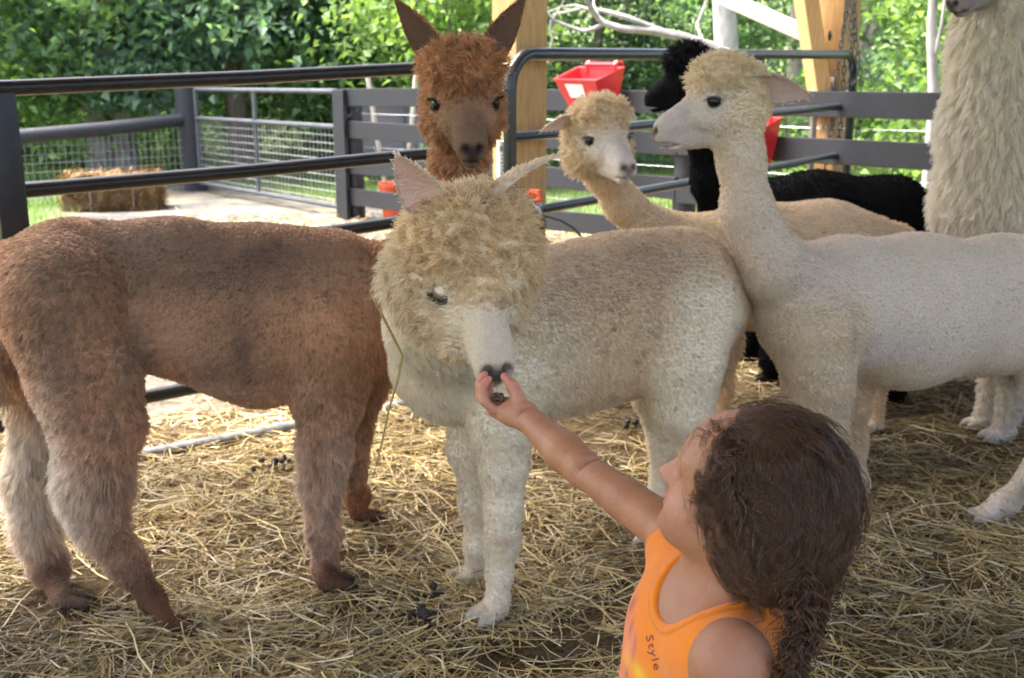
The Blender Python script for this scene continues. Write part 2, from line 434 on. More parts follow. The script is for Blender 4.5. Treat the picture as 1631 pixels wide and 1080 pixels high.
# barn corner post and the two open sides
CORNER = (0.03, 4.52)
def side_of_barn(x, y):
    """positive inside the barn"""
    a = (x-CORNER[0])*.785-(y-CORNER[1])*.62+.25          # right side runs away to the far post
    b = -(y-CORNER[1])+ (x-CORNER[0])*.52+.35               # left side runs along the pipe panel
    return np.maximum(a, b)
def floor_h(x, y):
    p = np.stack((x, y, np.zeros_like(x)), -1)
    return .012+.022*fbm(p, 2.2, 2, 41)+.012*fbm(p, 9, 2, 43)
def barn_floor():
    g = .05; xs = np.arange(-3.2, 4.6, g); ys = np.arange(.2, 7.6, g)
    X, Y = np.meshgrid(xs, ys, indexing='ij'); Z = np.maximum(floor_h(X, Y), -.004)
    s = side_of_barn(X, Y); Z = Z-np.clip(.15-s, 0, 1)*.25
    P = np.stack((X, Y, Z), -1).reshape(-1, 3); ny = len(ys)
    i, j = np.meshgrid(np.arange(len(xs)-1), np.arange(ny-1), indexing='ij'); a = (i*ny+j).ravel()
    keep = s.ravel()[a] > -.35; a = a[keep]; Q = np.stack((a, a+ny, a+ny+1, a+1), 1)
    m = noise_mat('trodden bedding', (.026, .018, .011), (.13, .088, .042), scale=22, rough=.95, bump=1.0, detail=8, bscale=120, spec=.1, c3=(.125, .085, .042), dist=.02)
    o = link('barn_floor', mesh_np('barn_floor', P, Q, m, True)); o['kind'] = 'structure'
barn_floor()
# ---- loose straw, strand by strand
M_STRAW = tint_mat('straw', rough=.55, spec=.35, var=.2)
def ribbons(name, p, ang, L, W, col, bend, lift, mat, seg=3, tiltr=.25, zfun=None, kind='stuff'):
    N = len(p); d = np.stack((np.cos(ang), np.sin(ang), np.zeros(N)), 1); sd = np.stack((-d[:, 1], d[:, 0], np.zeros(N)), 1)
    roll = RNG.uniform(-1.2, 1.2, N); tilt = RNG.normal(0, tiltr, N)
    wv = sd*np.cos(roll)[:, None]+V3(0, 0, 1)*np.sin(roll)[:, None]
    t = np.linspace(-.5, .5, seg+1); V = np.zeros((N, seg+1, 2, 3))
    kink = RNG.integers(0, seg+1, N); ka = RNG.normal(0, 1, N)*(RNG.random(N) < .35)
    for i, ti in enumerate(t):
        c = p+d*(ti*L)[:, None]+sd*(bend*ti*ti*L)[:, None]
        c = c+sd*(np.where(i > kink, (i-kink)*L/seg*.5*ka, 0))[:, None]
        c[:, 2] += lift+tilt*ti*L+np.abs(ti)*0
        if zfun is not None:
            z0 = zfun(c[:, 0], c[:, 1]); c[:, 2] = np.maximum(z0+.002, c[:, 2]+z0)
        w = W*(1-.5*abs(ti)**2)
        V[:, i, 0] = c-wv*w[:, None]/2; V[:, i, 1] = c+wv*w[:, None]/2
    V = V.reshape(-1, 3); b = (np.arange(N)*(seg+1)*2)[:, None]
    Q = np.concatenate([np.stack((b[:, 0]+2*i, b[:, 0]+2*i+1, b[:, 0]+2*i+3, b[:, 0]+2*i+2), 1) for i in range(seg)])
    C = np.repeat(col, (seg+1)*2, axis=0)
    o = link(name, mesh_np(name, V, Q, mat, False, C))
    if kind: o['kind'] = kind
    return o
def straw_cols(N):
    pal = np.array([(.60, .44, .17), (.70, .56, .27), (.50, .36, .13), (.36, .25, .10), (.76, .67, .44), (.22, .15, .075), (.43, .33, .16), (.28, .23, .13)])
    c = pal[RNG.choice(len(pal), N, p=[.18, .16, .14, .15, .12, .10, .09, .06])]
    return np.clip(c*RNG.uniform(.75, 1.15, N)[:, None], 0, .85)
def bedding():
    N = 150000
    y = 1.25+(RNG.random(N)**1.35)*5.2; x = RNG.uniform(-.56, .56, N)*(y+.6)*1.05+.05*y
    s = side_of_barn(x, y); k = (s > RNG.uniform(-.5, .15, N)) & (x > -3)
    pn = np.stack((x, y, np.zeros(N)), 1)
    den = fbm(pn, 2.6, 3, 77); k &= RNG.random(N) < np.clip(.66+den*1.5, .12, 1)
    x, y, den, pn = x[k], y[k], den[k], pn[k]; N = len(x)
    p = np.stack((x, y, np.zeros(N)), 1)
    ang = RNG.random(N)*6.283+fbm(p, 3, 2, 5)*2
    L = RNG.gamma(3.2, .038, N).clip(.03, .36); W = RNG.choice([.0018, .0026, .0036, .005], N, p=[.35, .35, .22, .08])
    fine = RNG.random(N) < .3; L[fine] *= .5
    lift = np.abs(RNG.normal(0, .013, N))*(1+1.2*den)+.002
    col = straw_cols(N)
    dirty = fbm(p, 1.7, 3, 91); col *= np.clip(.72+.75*dirty, .22, 1.05)[:, None]*np.where(y < 2.1, .92, 1)[:, None]
    ribbons('straw', p, ang, L, W, col, RNG.normal(0, .35, N), lift, M_STRAW, zfun=floor_h, tiltr=.13)
    o = bpy.data.objects['straw']; tag(o, 'loose yellow straw bedding strewn over the barn floor', 'straw')
    # bits blown out over the yard
    N = 9000; y = RNG.uniform(4.6, 10.5, N); x = RNG.uniform(-3.2, 2.2, N)
    k = side_of_barn(x, y) < .1; x, y = x[k], y[k]; N = len(x); p = np.stack((x, y, zg(x, y)+.012), 1)
    ribbons('scattered_straw', p, RNG.random(N)*6.28, RNG.gamma(3, .04, N), RNG.uniform(.003, .007, N), straw_cols(N)*1.1, RNG.normal(0, .3, N), np.abs(RNG.normal(0, .012, N)), M_STRAW)
    tag(bpy.data.objects['scattered_straw'], 'pale straw litter blown over the gravel yard', 'straw')
bedding()
# ---- roof over the pen (above the picture)
M_ROOFWOOD = noise_mat('roof boards', (.32, .23, .14), (.42, .32, .2), scale=3, rough=.8, bump=.1, stretch=(1, 12, 1))
def roof():
    c = np.array(CORNER); d1 = nrm((.62, .785)); d2 = nrm((-1, -.52))
    o1 = np.array((-.785, .62)); 
    A_ = c+np.array((-.12, .30)); B_ = A_+d1*6.5; C_ = A_+d2*7.0
    D_ = C_+np.array((2.0, -5.0)); E_ = B_+np.array((4, -9.2))
    pts = [A_, B_, E_, D_, C_]; z = [3.0, 3.0, 4.2, 4.2, 3.0]
    v = [(p[0], p[1], q) for p, q in zip(pts, z)]+[(p[0], p[1], q+.12) for p, q in zip(pts, z)]
    f = [(0, 1, 2), (0, 2, 3), (0, 3, 4), (7, 6, 5), (8, 7, 5), (9, 8, 5)]+[(i, (i+1) % 5, (i+1) % 5+5, i+5) for i in range(5)]
    o = MB().add(v, f).build('barn_roof', M_ROOFWOOD); o['kind'] = 'structure'
roof()
# ---- materials of the fences
def timber(name, c1, c2, stretch, rough=.65):
    m, n, l, b = new_mat(name)
    tc = n.new('ShaderNodeTexCoord'); mp = n.new('ShaderNodeMapping'); mp.inputs['Scale'].default_value = stretch; l.new(tc.outputs['Object'], mp.inputs[0])
    t = n.new('ShaderNodeTexNoise'); t.inputs['Scale'].default_value = 9; t.inputs['Detail'].default_value = 8; t.inputs['Roughness'].default_value = .65; t.inputs['Distortion'].default_value = .8
    l.new(mp.outputs[0], t.inputs['Vector'])
    r = n.new('ShaderNodeValToRGB'); r.color_ramp.elements[0].color = (*c1, 1); r.color_ramp.elements[1].color = (*c2, 1); r.color_ramp.elements[0].position = .35; r.color_ramp.elements[1].position = .62
    l.new(t.outputs[0], r.inputs[0])
    t2 = n.new('ShaderNodeTexNoise'); t2.inputs['Scale'].default_value = 2.5; t2.inputs['Detail'].default_value = 4; l.new(tc.outputs['Object'], t2.inputs['Vector'])
    mr = n.new('ShaderNodeMapRange'); mr.inputs[3].default_value = .78; mr.inputs[4].default_value = 1.15; l.new(t2.outputs[0], mr.inputs[0])
    sc = n.new('ShaderNodeVectorMath'); sc.operation = 'SCALE'; l.new(r.outputs[0], sc.inputs[0]); l.new(mr.outputs[0], sc.inputs['Scale']); l.new(sc.outputs[0], b.inputs['Base Color'])
    bp = n.new('ShaderNodeBump'); bp.inputs['Strength'].default_value = .35; bp.inputs['Distance'].default_value = .004; l.new(t.outputs[0], bp.inputs['Height']); l.new(bp.outputs[0], b.inputs['Normal'])
    b.inputs['Roughness'].default_value = rough
    return m
M_PINE = timber('honey pine', (.44, .25, .09), (.60, .37, .15), (9, 9, .7))
M_PALE = timber('pale weathered board', (.42, .36, .28), (.58, .51, .42), (9, 9, .7))
M_BLACKWOOD = timber('black stained board', (.007, .0075, .010), (.021, .022, .028), (1.2, 14, 14), rough=.5)
M_BLACKPOST = timber('black stained post', (.012, .012, .016), (.032, .032, .041), (10, 10, .8), rough=.55)
M_PIPE = noise_mat('black pipe paint', (.007, .0065, .0065), (.018, .0165, .016), scale=14, rough=.3, bump=.06, detail=6, bscale=60, spec=.4)
M_PIPEDUST = noise_mat('dusty steel', (.06, .06, .058), (.20, .195, .185), scale=25, rough=.6, bump=.1, spec=.4)
M_GATE = noise_mat('green black gate paint', (.014, .018, .02), (.032, .038, .042), scale=10, rough=.3, bump=.05, bscale=60, spec=.6)
M_WIRE = plain('galvanised wire', (.36, .37, .38), rough=.45, metal=.7)
M_DARKWIRE = plain('dark wire', (.06, .06, .065), rough=.5, metal=.5)
M_CHAIN = plain('chain steel', (.10, .10, .10), rough=.4, metal=.8)
M_BRIGHT = plain('zinc plate', (.55, .55, .56), rough=.25, metal=.9)
M_RED = noise_mat('red plastic', (.52, .022, .028), (.62, .035, .04), scale=5, rough=.38, bump=.02, spec=.5)
M_ORANGE = noise_mat('orange plastic', (.62, .09, .03), (.7, .12, .045), scale=5, rough=.42, bump=.02)
M_STICKER = plain('white sticker', (.82, .81, .78), rough=.5)
M_INK = plain('black print', (.03, .03, .03), rough=.6)
# ---- the pipe panel on the left
def pipe_panel():
    L0 = at(-8, 140, 3.25); R0 = at(700, 108, 4.27)
    root = empty('pipe_panel', (L0[0], L0[1], 0)); tag(root, 'black pipe livestock panel running behind the brown alpaca', 'fence panel')
    off = -V3(L0[0], L0[1], 0)
    d = (R0-L0)
    rails = [(at(-8, 141, 3.25), at(700, 107, 4.27)), (at(5, 306, 3.27), at(700, 243, 4.27))]
    zs = [(.72, .75), (.48, .51), None, None]
    rails += [(V3(L0[0], L0[1], .72), V3(R0[0], R0[1], .75)), (V3(L0[0], L0[1], .47), V3(R0[0], R0[1], .50)), (at(-8, 679, 3.25), V3(R0[0], R0[1], .27)), (at(-8, 770, 3.25), at(665, 641, 4.25))]
    for i, (a, b) in enumerate(rails):
        mat = M_PIPE if i < 5 else M_PIPEDUST
        MB().tube([a+off, (a+b)/2+off+V3(0, 0, -.004), b+off], .0235, 14).build('rail', mat, root, True)
    MB().bbox((0, .015, .63), (.085, .06, 1.30), frame_to(nrm(d*V3(1, 1, 0))), .012).build('post', M_PIPE, root, True)
    e = R0+off; MB().bbox((e[0], e[1], .66), (.06, .05, 1.30), frame_to(nrm(d*V3(1, 1, 0))), .01).build('post', M_PIPE, root, True)
pipe_panel()
# ---- the round-cornered gate on the right
def round_gate():
    a = at(812, 88, 4.22); b = at(1362, 88, 6.95)
    g0 = V3(a[0], a[1], 0); d = nrm((b-a)*V3(1, 1, 0)); Ln = np.linalg.norm((b-a)[:2])
    root = empty('round_gate', tuple(g0)); tag(root, 'black tubular gate with rounded corners beside the cream alpaca\'s head', 'gate')
    top, bot, R = 1.352, .12, .13
    def arc(c, s0, s1, rad): return [c+d*rad*math.cos(t)+V3(0, 0, rad*math.sin(t)) for t in np.linspace(s0, s1, 8)]
    loop = arc(d*R+V3(0, 0, top-R), math.pi, math.pi/2, R)+arc(d*(Ln-R)+V3(0, 0, top-R), math.pi/2, 0, R)
    low = arc(d*(Ln-R)+V3(0, 0, bot+R), 0, -math.pi/2, R)+arc(d*R+V3(0, 0, bot+R), -math.pi/2, -math.pi, R)
    pts = loop+low; pts.append(pts[0])
    MB().tube(pts, .0255, 12, cap=False).build('gate_frame', M_GATE, root, True)
    for z in (1.05, .76, .44):
        MB().tube([d*.01+V3(0, 0, z), d*(Ln-.01)+V3(0, 0, z)], .021, 12).build('rail', M_GATE, root, True)
    MB().tube([d*Ln*.62+V3(0, 0, bot), d*Ln*.62+V3(0, 0, top)], .018, 10).build('upright', M_GATE, root, True)
    return g0, d, Ln
GATE0, GATED, GATEL = round_gate()
# ---- timber posts
def corner_post():
    c = V3(CORNER[0], CORNER[1], 0); o = empty('timber_post', tuple(c)); tag(o, 'honey-coloured timber corner post behind the brown alpaca\'s ears', 'post')
    MB().bbox((0, 0, 1.55), (.155, .155, 3.1), Rz(math.radians(38)), .006).build('shaft', M_PINE, o)
    # gate hardware: a white marked tube strapped to the post
    q = at(800, 262, 4.36)-c
    t = MB().tube([q+V3(0, 0, -.10), q+V3(0, 0, .09)], .021, 14).build('marked_tube', M_STICKER, o, True)
    mk = MB()
    for k in range(9): mk.box(q+V3(.004, -.0215, -.075+k*.014), (.016 if k % 3 else .022, .002, .003))
    for k in range(3): mk.box(q+V3(-.008+.006*k, -.0215, .062), (.003, .002, .02))
    mk.build('print', M_INK, t)
corner_post()
def far_post():
    c = at(1322, 240, 7.15); c = V3(c[0], c[1], 0); o = empty('braced_post', tuple(c)); tag(o, 'honey-coloured timber post with a slanting knee brace, hung with chain', 'post')
    R = Rz(math.radians(40))
    MB().bbox((0, 0, 1.5), (.185, .185, 3.2), R, .006).build('shaft', M_PINE, o)
    a = at(1313, 165, 7.02)-c; b2 = at(1262, -190, 7.0)-c
    dd = nrm(b2-a); F = frame_to(dd, (0, 1, 0)); mid = (a+b2)/2
    MB().bbox(mid+V3(-.02, 0, 0), (np.linalg.norm(b2-a)+.1, .09, .25), F, .006).build('knee_brace', M_PINE, o)
    w = at(1295, 205, 7.0)-c; MB().bbox((w[0], w[1], .60), (.05, .022, 1.2), R, .003).build('batten', M_PALE, o)
    for (px, py) in ((1308, 124), (1324, 126), (1312, 203)):
        q = at(px, py, 6.98)-c; MB().tube([q+V3(0, -.012, 0), q+V3(0, .05, 0)], [.016, .014], 10).build('bolt', M_BRIGHT, o, True)
    # knot
    q = at(1322, 57, 6.99)-c; MB().tube([q+V3(0, .006, -.03), q+V3(0, 0, 0), q+V3(0, .006, .03)], [.004, .013, .004], 8).build('knot', M_INK, o, True)
    a = at(1150, -5, 8.6); b = at(1292, 58, 8.2); root = MB().bbox((a+b)/2, (np.linalg.norm(b-a), .05, .11), frame_to(b-a), .004).build('leaning_board', M_PALE)
    tag(root, 'pale weathered board slanting down behind the braced post', 'board')
far_post()
def chain_link():
    p = [V3(.011*math.cos(t), 0, .011*math.sin(t)+(.014 if math.sin(t) > 0 else -.014)) for t in np.linspace(0, 2*math.pi, 13)]
    mb = MB(); mb.tube(p, .0042, 6, cap=False); return mb.mesh('link', M_CHAIN, True)
LINK = chain_link()
def chain(label, paths):
    p0 = paths[0][0]; root = empty('hanging_chain', tuple(p0)); tag(root, label, 'chain', 'chains')
    for path in paths:
        seg = [np.asarray(p) for p in path]; acc = 0; k = 0
        for a, b in zip(seg[:-1], seg[1:]):
            L = np.linalg.norm(b-a); t = 0
            while t < L:
                o = link('link', LINK, root); d = nrm(b-a); c = a+d*t-p0
                q = Vector(d).to_track_quat('Z', 'Y'); o.rotation_mode = 'QUATERNION'
                from mathutils import Quaternion
                o.rotation_quaternion = q @ Quaternion((0, 0, 1), (k % 2)*math.pi/2+.3); o.location = c; t += .042; k += 1
chain('long dark steel chain looped over the far end of the round-cornered gate', [[at(1353, -10, 6.9), at(1340, 70, 6.88), at(1328, 140, 6.88), at(1325, 200, 6.88), at(1312, 275, 6.88)],
      [at(1360, -10, 6.88), at(1363, 70, 6.86), at(1372, 130, 6.86), at(1368, 200, 6.86), at(1352, 270, 6.86)], [at(1345, 100, 6.9), at(1340, 190, 6.9), at(1330, 260, 6.9)], [at(1328, 142, 6.87), at(1345, 148, 6.86), at(1362, 128, 6.86)], [at(1353, 5, 6.87), at(1356, 60, 6.87), at(1354, 130, 6.87)]])
chain('short chain latching the wire gate to the board fence', [[at(540, 192, 10.3), at(556, 184, 10.2), at(570, 174, 10.25)]])
# ---- black board fence across the yard
FA = V3(-1.44, 10.3, 0); FB = V3(2.30, 6.6, 0); FD = nrm(FB-FA)
def fence_pt(px):
    """where the fence line is seen at a photo column"""
    r = ray(px, 200); s = np.array(((FD[0], -r[0]), (FD[1], -r[1]))); t = np.linalg.solve(s, -FA[:2]); return FA+FD*t[0]
def board_fence():
    root = empty('board_fence', tuple(G(FA[0], FA[1]))); tag(root, 'black stained four-board fence crossing the yard behind the gate', 'fence')
    base = V3(*root.location); nrm_ = V3(FD[1], -FD[0], 0); nrm_ = nrm_ if nrm_[1] < 0 else -nrm_
    Ltot = 7.4; bay = 1.85; R = frame_to(FD)
    def z_at(t): p = FA+FD*t; return float(zg(p[0], p[1]))
    t = 0; posts = []
    while t <= Ltot+.01: posts.append(t); t += bay
    for t in posts:
        p = FA+FD*t; z = z_at(t)
        MB().tube([p-base+V3(0, 0, z-.05-0), p-base+V3(0, 0, z+1.16)], [.085, .078], 12).build('post', M_BLACKPOST, root, True)
    for a, b in zip(posts[:-1], posts[1:]):
        for k, (h0, h1) in enumerate(((1.12, 1.12), (.83, .83), (.54, .54), (.22, .22))):
            pa = FA+FD*a; pb = FA+FD*b; hs = RNG.normal(0, .012, 2)
            pa = pa+V3(0, 0, z_at(a)+h0+hs[0])-base; pb = pb+V3(0, 0, z_at(b)+h1+hs[1])-base
            MB().bbox((pa+pb)/2+nrm_*.098, (np.linalg.norm(pb-pa)-.006, .03, .152), frame_to(pb-pa), .004).build('board', M_BLACKWOOD, root)
    # the flat post the wire gate shuts against
    p = FA+nrm_*.135-FD*.02; MB().bbox(p-base+V3(0, 0, z_at(0)+.60), (.16, .04, 1.16), R, .004).build('gate_stop', M_BLACKWOOD, root)
    w = MB(); z0 = lambda t: z_at(t)
    for h in np.arange(.06, 1.0, .1): w.tube([FA-base-nrm_*.09+V3(0, 0, z0(0)+h), FA+FD*Ltot-base-nrm_*.09+V3(0, 0, z0(Ltot)+h)], .0022, 4)
    for t in np.arange(.05, Ltot, .075): p = FA+FD*t-base-nrm_*.09; w.tube([p+V3(0, 0, z0(t)+.05), p+V3(0, 0, z0(t)+.98)], .0018, 3)
    o = w.build('wire_mesh', M_WIRE, root); o['kind'] = 'stuff'
board_fence()
# ---- wire gate and round-rail fence further off
def wire_gate():
    a = at(316, 220, 13.0); b = at(538, 220, 10.45); za, zb = float(zg(a[0], a[1])), float(zg(b[0], b[1]))
    A0 = V3(a[0], a[1], za); B0 = V3(b[0], b[1], zb); root = empty('wire_gate', tuple(A0)); tag(root, 'grey tube gate filled with wire mesh, beyond the gravel', 'gate')
    B1 = B0-A0; H = 1.16; up = lambda t, h: B1*t+V3(0, 0, h)
    for n_, pts in (('rail', [up(0, H), up(1, H)]), ('rail', [up(0, .84), up(1, .84)]), ('rail', [up(0, .1), up(1, .1)]), ('upright', [up(0, .08), up(0, H+.02)]), ('upright', [up(.47, .1), up(.47, H)]), ('upright', [up(1, .08), up(1, H+.02)])):
        MB().tube(pts, .024 if n_ == 'rail' else .026, 8).build(n_, M_GATE_GREY, root, True)
    w = MB()
    for h in np.arange(.16, .84, .075): w.tube([up(0, h), up(1, h)], .0028, 4)
    for t in np.linspace(0, 1, 42): w.tube([up(t, .1), up(t, .84)], .0024, 3)
    w.build('wire_mesh', M_WIRE, root)['kind'] = 'stuff'
M_GATE_GREY = noise_mat('blue grey gate paint', (.05, .056, .066), (.085, .092, .105), scale=8, rough=.45, bump=.05)
wire_gate()
def rail_fence():
    p = at(312, 290, 13.2); P0 = G(p[0], p[1]); root = empty('rail_fence', tuple(P0)); tag(root, 'round black rail fence with wire below, by the straw bale', 'fence')
    lean = V3(-.05, 0, 0)
    MB().tube([V3(0, 0, -.1), lean*.5+V3(0, 0, .6), lean+V3(0, 0, 1.2)], [.145, .138, .13], 14).build('post', M_BLACKPOST, root, True)
    q0 = at(288, 191, 13.1)-P0; q1 = at(20, 219, 11.6)-P0; q2 = at(-240, 245, 10.4)-P0
    MB().tube([q0, (q0+q1)/2+V3(0, 0, -.01), q1, q2], [.07, .075, .078, .08], 12).build('rail', M_BLACKPOST, root, True)
    e = q2; g = float(zg(e[0]+P0[0], e[1]+P0[1]))-P0[2]
    MB().tube([V3(e[0], e[1], g-.1), V3(e[0], e[1], g+1.15)], .13, 12).build('post', M_BLACKPOST, root, True)
    w = MB()
    for h in np.arange(.05, .78, .09): w.tube([V3(0, 0, h), V3(e[0], e[1], g+h)], .003, 4)
    for t in np.linspace(.01, .99, 50): c = V3(e[0], e[1], g)*t; w.tube([c+V3(0, 0, .03), c+V3(0, 0, .76)], .0026, 3)
    w.build('wire_mesh', M_WIRE, root)['kind'] = 'stuff'
rail_fence()
# ---- things in the yard
def straw_bale():
    p = at(183, 326, 11.2); P0 = G(p[0], p[1]); root = empty('straw_bale', tuple(P0), math.radians(14)); tag(root, 'brown straw bale on the grass beside the rail fence', 'bale')
    m = noise_mat('baled straw', (.12, .07, .03), (.28, .185, .09), scale=30, rough=.9, bump=1, bscale=90, stretch=(1, 1, 3), dist=.02)
    b = bmesh.new(); bmesh.ops.create_cube(b, size=1); bmesh.ops.subdivide_edges(b, edges=b.edges[:], cuts=7, use_grid_fill=True)
    pts = np.array([v.co for v in b.verts])*V3(.86, .46, .34)+V3(0, 0, .165)
    pts += .055*np.stack([vnoise(pts, 9, s) for s in (1, 2, 3)], 1); pts[:, 2] = np.maximum(pts[:, 2]-.07*np.abs(pts[:, 0])**2*4*.4, -.02)
    for v, q in zip(b.verts, pts): v.co = q
    me = bpy.data.meshes.new('bale'); b.to_mesh(me); b.free(); me.materials.append(m); link('core', me, root)
    N = 7500; f = RNG.random((N, 3))-.5; ax = RNG.integers(0, 3, N); f[np.arange(N), ax] = np.sign(f[np.arange(N), ax])*.5
    q = f*V3(.88, .48, .34)+V3(0, 0, .165); q += RNG.normal(0, .028, (N, 3))
    d = RNG.normal(0, 1, (N, 3))*V3(1, 1, .8); d /= np.linalg.norm(d, axis=1, keepdims=True); L = RNG.uniform(.04, .13, N)
    w = np.cross(d, V3(.2, .4, .9)); w /= np.linalg.norm(w, axis=1, keepdims=True); w *= .0035
    V = np.stack((q-d*L[:, None]/2-w, q-d*L[:, None]/2+w, q+d*L[:, None]/2), 1).reshape(-1, 3); V[:, 2] = np.maximum(V[:, 2], -.01)
    C = np.repeat(straw_cols(N)*V3(.52, .40, .28), 3, axis=0)
    o = link('loose_straw', mesh_np('loose', V, np.arange(3*N).reshape(-1, 3), M_STRAW, False, C), root); o['kind'] = 'stuff'
    for x in (-.2, .2): MB().tube([V3(x, -.245, 0), V3(x, -.25, .345), V3(x, .25, .345), V3(x, .245, 0)], .004, 5).build('twine', M_PALE, root)
straw_bale()
def hook_feeder(px, py, label, s=1.0):
    p = fence_pt(px); nr = V3(FD[1], -FD[0], 0); nr = nr if nr[1] < 0 else -nr
    f = at(px, py, p[1]); f = p+V3(0, 0, f[2])+nr*.115
    root = empty('hook_feeder', tuple(f), math.atan2(FD[1], FD[0])); tag(root, label, 'feeder', 'red hook-over feeders')
    # local: x along the fence, -y towards the barn, z up; top edge at z=0
    W, D, Hh = .42*s, .28*s, .30*s; t = .008
    out = [(-W/2, 0, 0), (W/2, 0, 0), (W/2*.9, -D, -.08*s), (-W/2*.9, -D, -.08*s)]
    lowr = [(-W*.36, 0, -Hh), (W*.36, 0, -Hh), (W*.33, -D*.55, -Hh), (-W*.33, -D*.55, -Hh)]
    c = np.array((0, -D*.45, -Hh*.4)); inn = [tuple(np.array(q)*1+ (np.array((c[0], c[1], q[2]))-np.array(q))*.05+np.array((0, 0, .0))) for q in out]
    inl = [tuple(np.array(q)+(np.array((c[0], c[1], q[2]))-np.array(q))*.07+np.array((0, 0, .012))) for q in lowr]
    v = out+lowr+inn+inl
    fcs = [(i, (i+1) % 4, (i+1) % 4+4, i+4) for i in range(4)]+[(4, 5, 6, 7)]+[(i+8, i+12, (i+1) % 4+12, (i+1) % 4+8) for i in range(4)]+[(12, 15, 14, 13)]+[(i, i+8, (i+1) % 4+8, (i+1) % 4) for i in range(4)]
    MB().add(v, fcs).build('tub', M_RED, root)
    MB().tube([out[0], out[1], out[2], out[3], out[0]], .009*s, 8).build('rim', M_RED, root, True)
    for x in (-.3, .3):
        MB().tube([V3(W*x, -.004, -.03), V3(W*x, -.006, .022), V3(W*x, .02, .042), V3(W*x, .06, .038), V3(W*x, .075, .02), V3(W*x, .075, -.03)], .018*s, 8).build('hook', M_RED, root, True)
    MB().tube([V3(-W*.3, -.006, .024), V3(W*.3, -.006, .024)], .014*s, 8).build('handle', M_RED, root, True)
    # sticker on the sloping front
    a, b_, cc, dd = map(np.array, (out[3], out[2], lowr[2], lowr[3])); nn = nrm(np.cross(b_-a, dd-a)); nn = nn if nn[1] < 0 else -nn
    def on_f(u, w_): return (a*(1-u)+b_*u)*(1-w_)+(dd*(1-u)+cc*u)*w_+nn*.003
    q = [on_f(.22, .12), on_f(.66, .12), on_f(.66, .55), on_f(.22, .55)]
    MB().add(q, [(0, 1, 2, 3)]).build('sticker', M_STICKER, root)
hook_feeder(972, 108, 'red hook-over feeder with a white sticker on the top board')
hook_feeder(1214, 186, 'red hook-over feeder half hidden by the profile alpaca\'s neck')
def bucket():
    p = at(634, 325, 10.05); P0 = G(p[0], p[1]); o = empty('feed_bucket', tuple(P0)); tag(o, 'orange bucket on the ground behind the lowest fence board', 'bucket')
    n = 24; prof = [(.0, .0), (.13, .0), (.165, .33), (.175, .335), (.175, .36), (.16, .36), (.15, .34), (.122, .015), (.0, .015)]
    v, f = [], []
    for r, z in prof: v += [(r*math.cos(2*math.pi*j/n), r*math.sin(2*math.pi*j/n), z) for j in range(n)]
    for i in range(len(prof)-1): f += [(i*n+j, i*n+(j+1) % n, (i+1)*n+(j+1) % n, (i+1)*n+j) for j in range(n)]
    MB().add(v, f).build('tub', M_ORANGE, o, True)
    MB().tube([V3(.17*math.cos(t), -.03-.12*math.sin(t), .33-.1*math.sin(t)) for t in np.linspace(0, math.pi, 14)], .004, 6).build('handle', M_WIRE, o, True)
    q = at(628, 332, 9.9); slab = MB().bbox(G(q[0], q[1])+V3(.06, -.1, .03), (.42, .2, .05), Rz(-.3), .006).build('grey_slab', noise_mat('slab', (.12, .13, .15), (.2, .21, .23))); tag(slab, 'flat blue-grey slab lying before the orange bucket', 'slab')
bucket()
def wheelbarrow():
    p = at(620, 300, 11.3); P0 = G(p[0], p[1]); o = empty('wheelbarrow', tuple(P0), .25); tag(o, 'grey wheelbarrow tipped upright behind the board fence', 'wheelbarrow')
    mt = noise_mat('tray steel', (.20, .215, .23), (.30, .31, .33), scale=6, rough=.45, metal=.3); wood = M_PALE
    y = plain('yellow paint', (.70, .42, .02), rough=.5); rub = plain('tyre rubber', (.05, .05, .055), rough=.8); hub = plain('white wheel disc', (.75, .75, .74), rough=.5)
    tr = [(-.36, -.02, .42), (.30, -.02, .42), (.34, -.02, 1.16), (-.40, -.02, 1.16)]; tb = [(-.22, .24, .55), (.2, .24, .55), (.2, .24, 1.02), (-.22, .24, 1.02)]
    MB().add(tr+tb+[tuple(np.array(q)+V3(0, .008, 0)) for q in tb], [(0, 1, 5, 4), (1, 2, 6, 5), (2, 3, 7, 6), (3, 0, 4, 7), (4, 5, 6, 7)]).build('tray', mt, o)
    bpy.data.objects[o.children[-1].name].modifiers.new('thickness', 'SOLIDIFY').thickness = .004
    MB().tube([tr[0], tr[1], tr[2], tr[3], tr[0]], .012, 8).build('tray_rim', mt, o, True)
    for s in (-1, 1): MB().tube([V3(s*.10+.05, -.05, .25), V3(s*.18+.05, -.06, .8), V3(s*.25+.05, -.05, 1.42)], .024, 8).build('handle', wood, o, True)
    MB().tube([V3(.02, -.07, .52), V3(.16, -.10, .30)], .024, 8).build('brace', y, o, True)
    for s in (-1, 1): MB().tube([V3(s*.2+.05, -.06, .62), V3(s*.16+.05, -.22, .5)], .012, 6).build('leg', rub, o, True)
    c = V3(.2, -.12, .33)
    w = MB().tube([c+V3(.15*math.cos(t), 0, .15*math.sin(t)) for t in np.linspace(0, 2*math.pi, 25)], .045, 10, cap=False).build('tyre', rub, o, True)
    MB().tube([c+V3(0, -.03, 0), c+V3(0, -.02, 0), c+V3(0, .02, 0), c+V3(0, .03, 0)], [.06, .115, .115, .06], 18).build('wheel_disc', hub, o, True)
wheelbarrow()
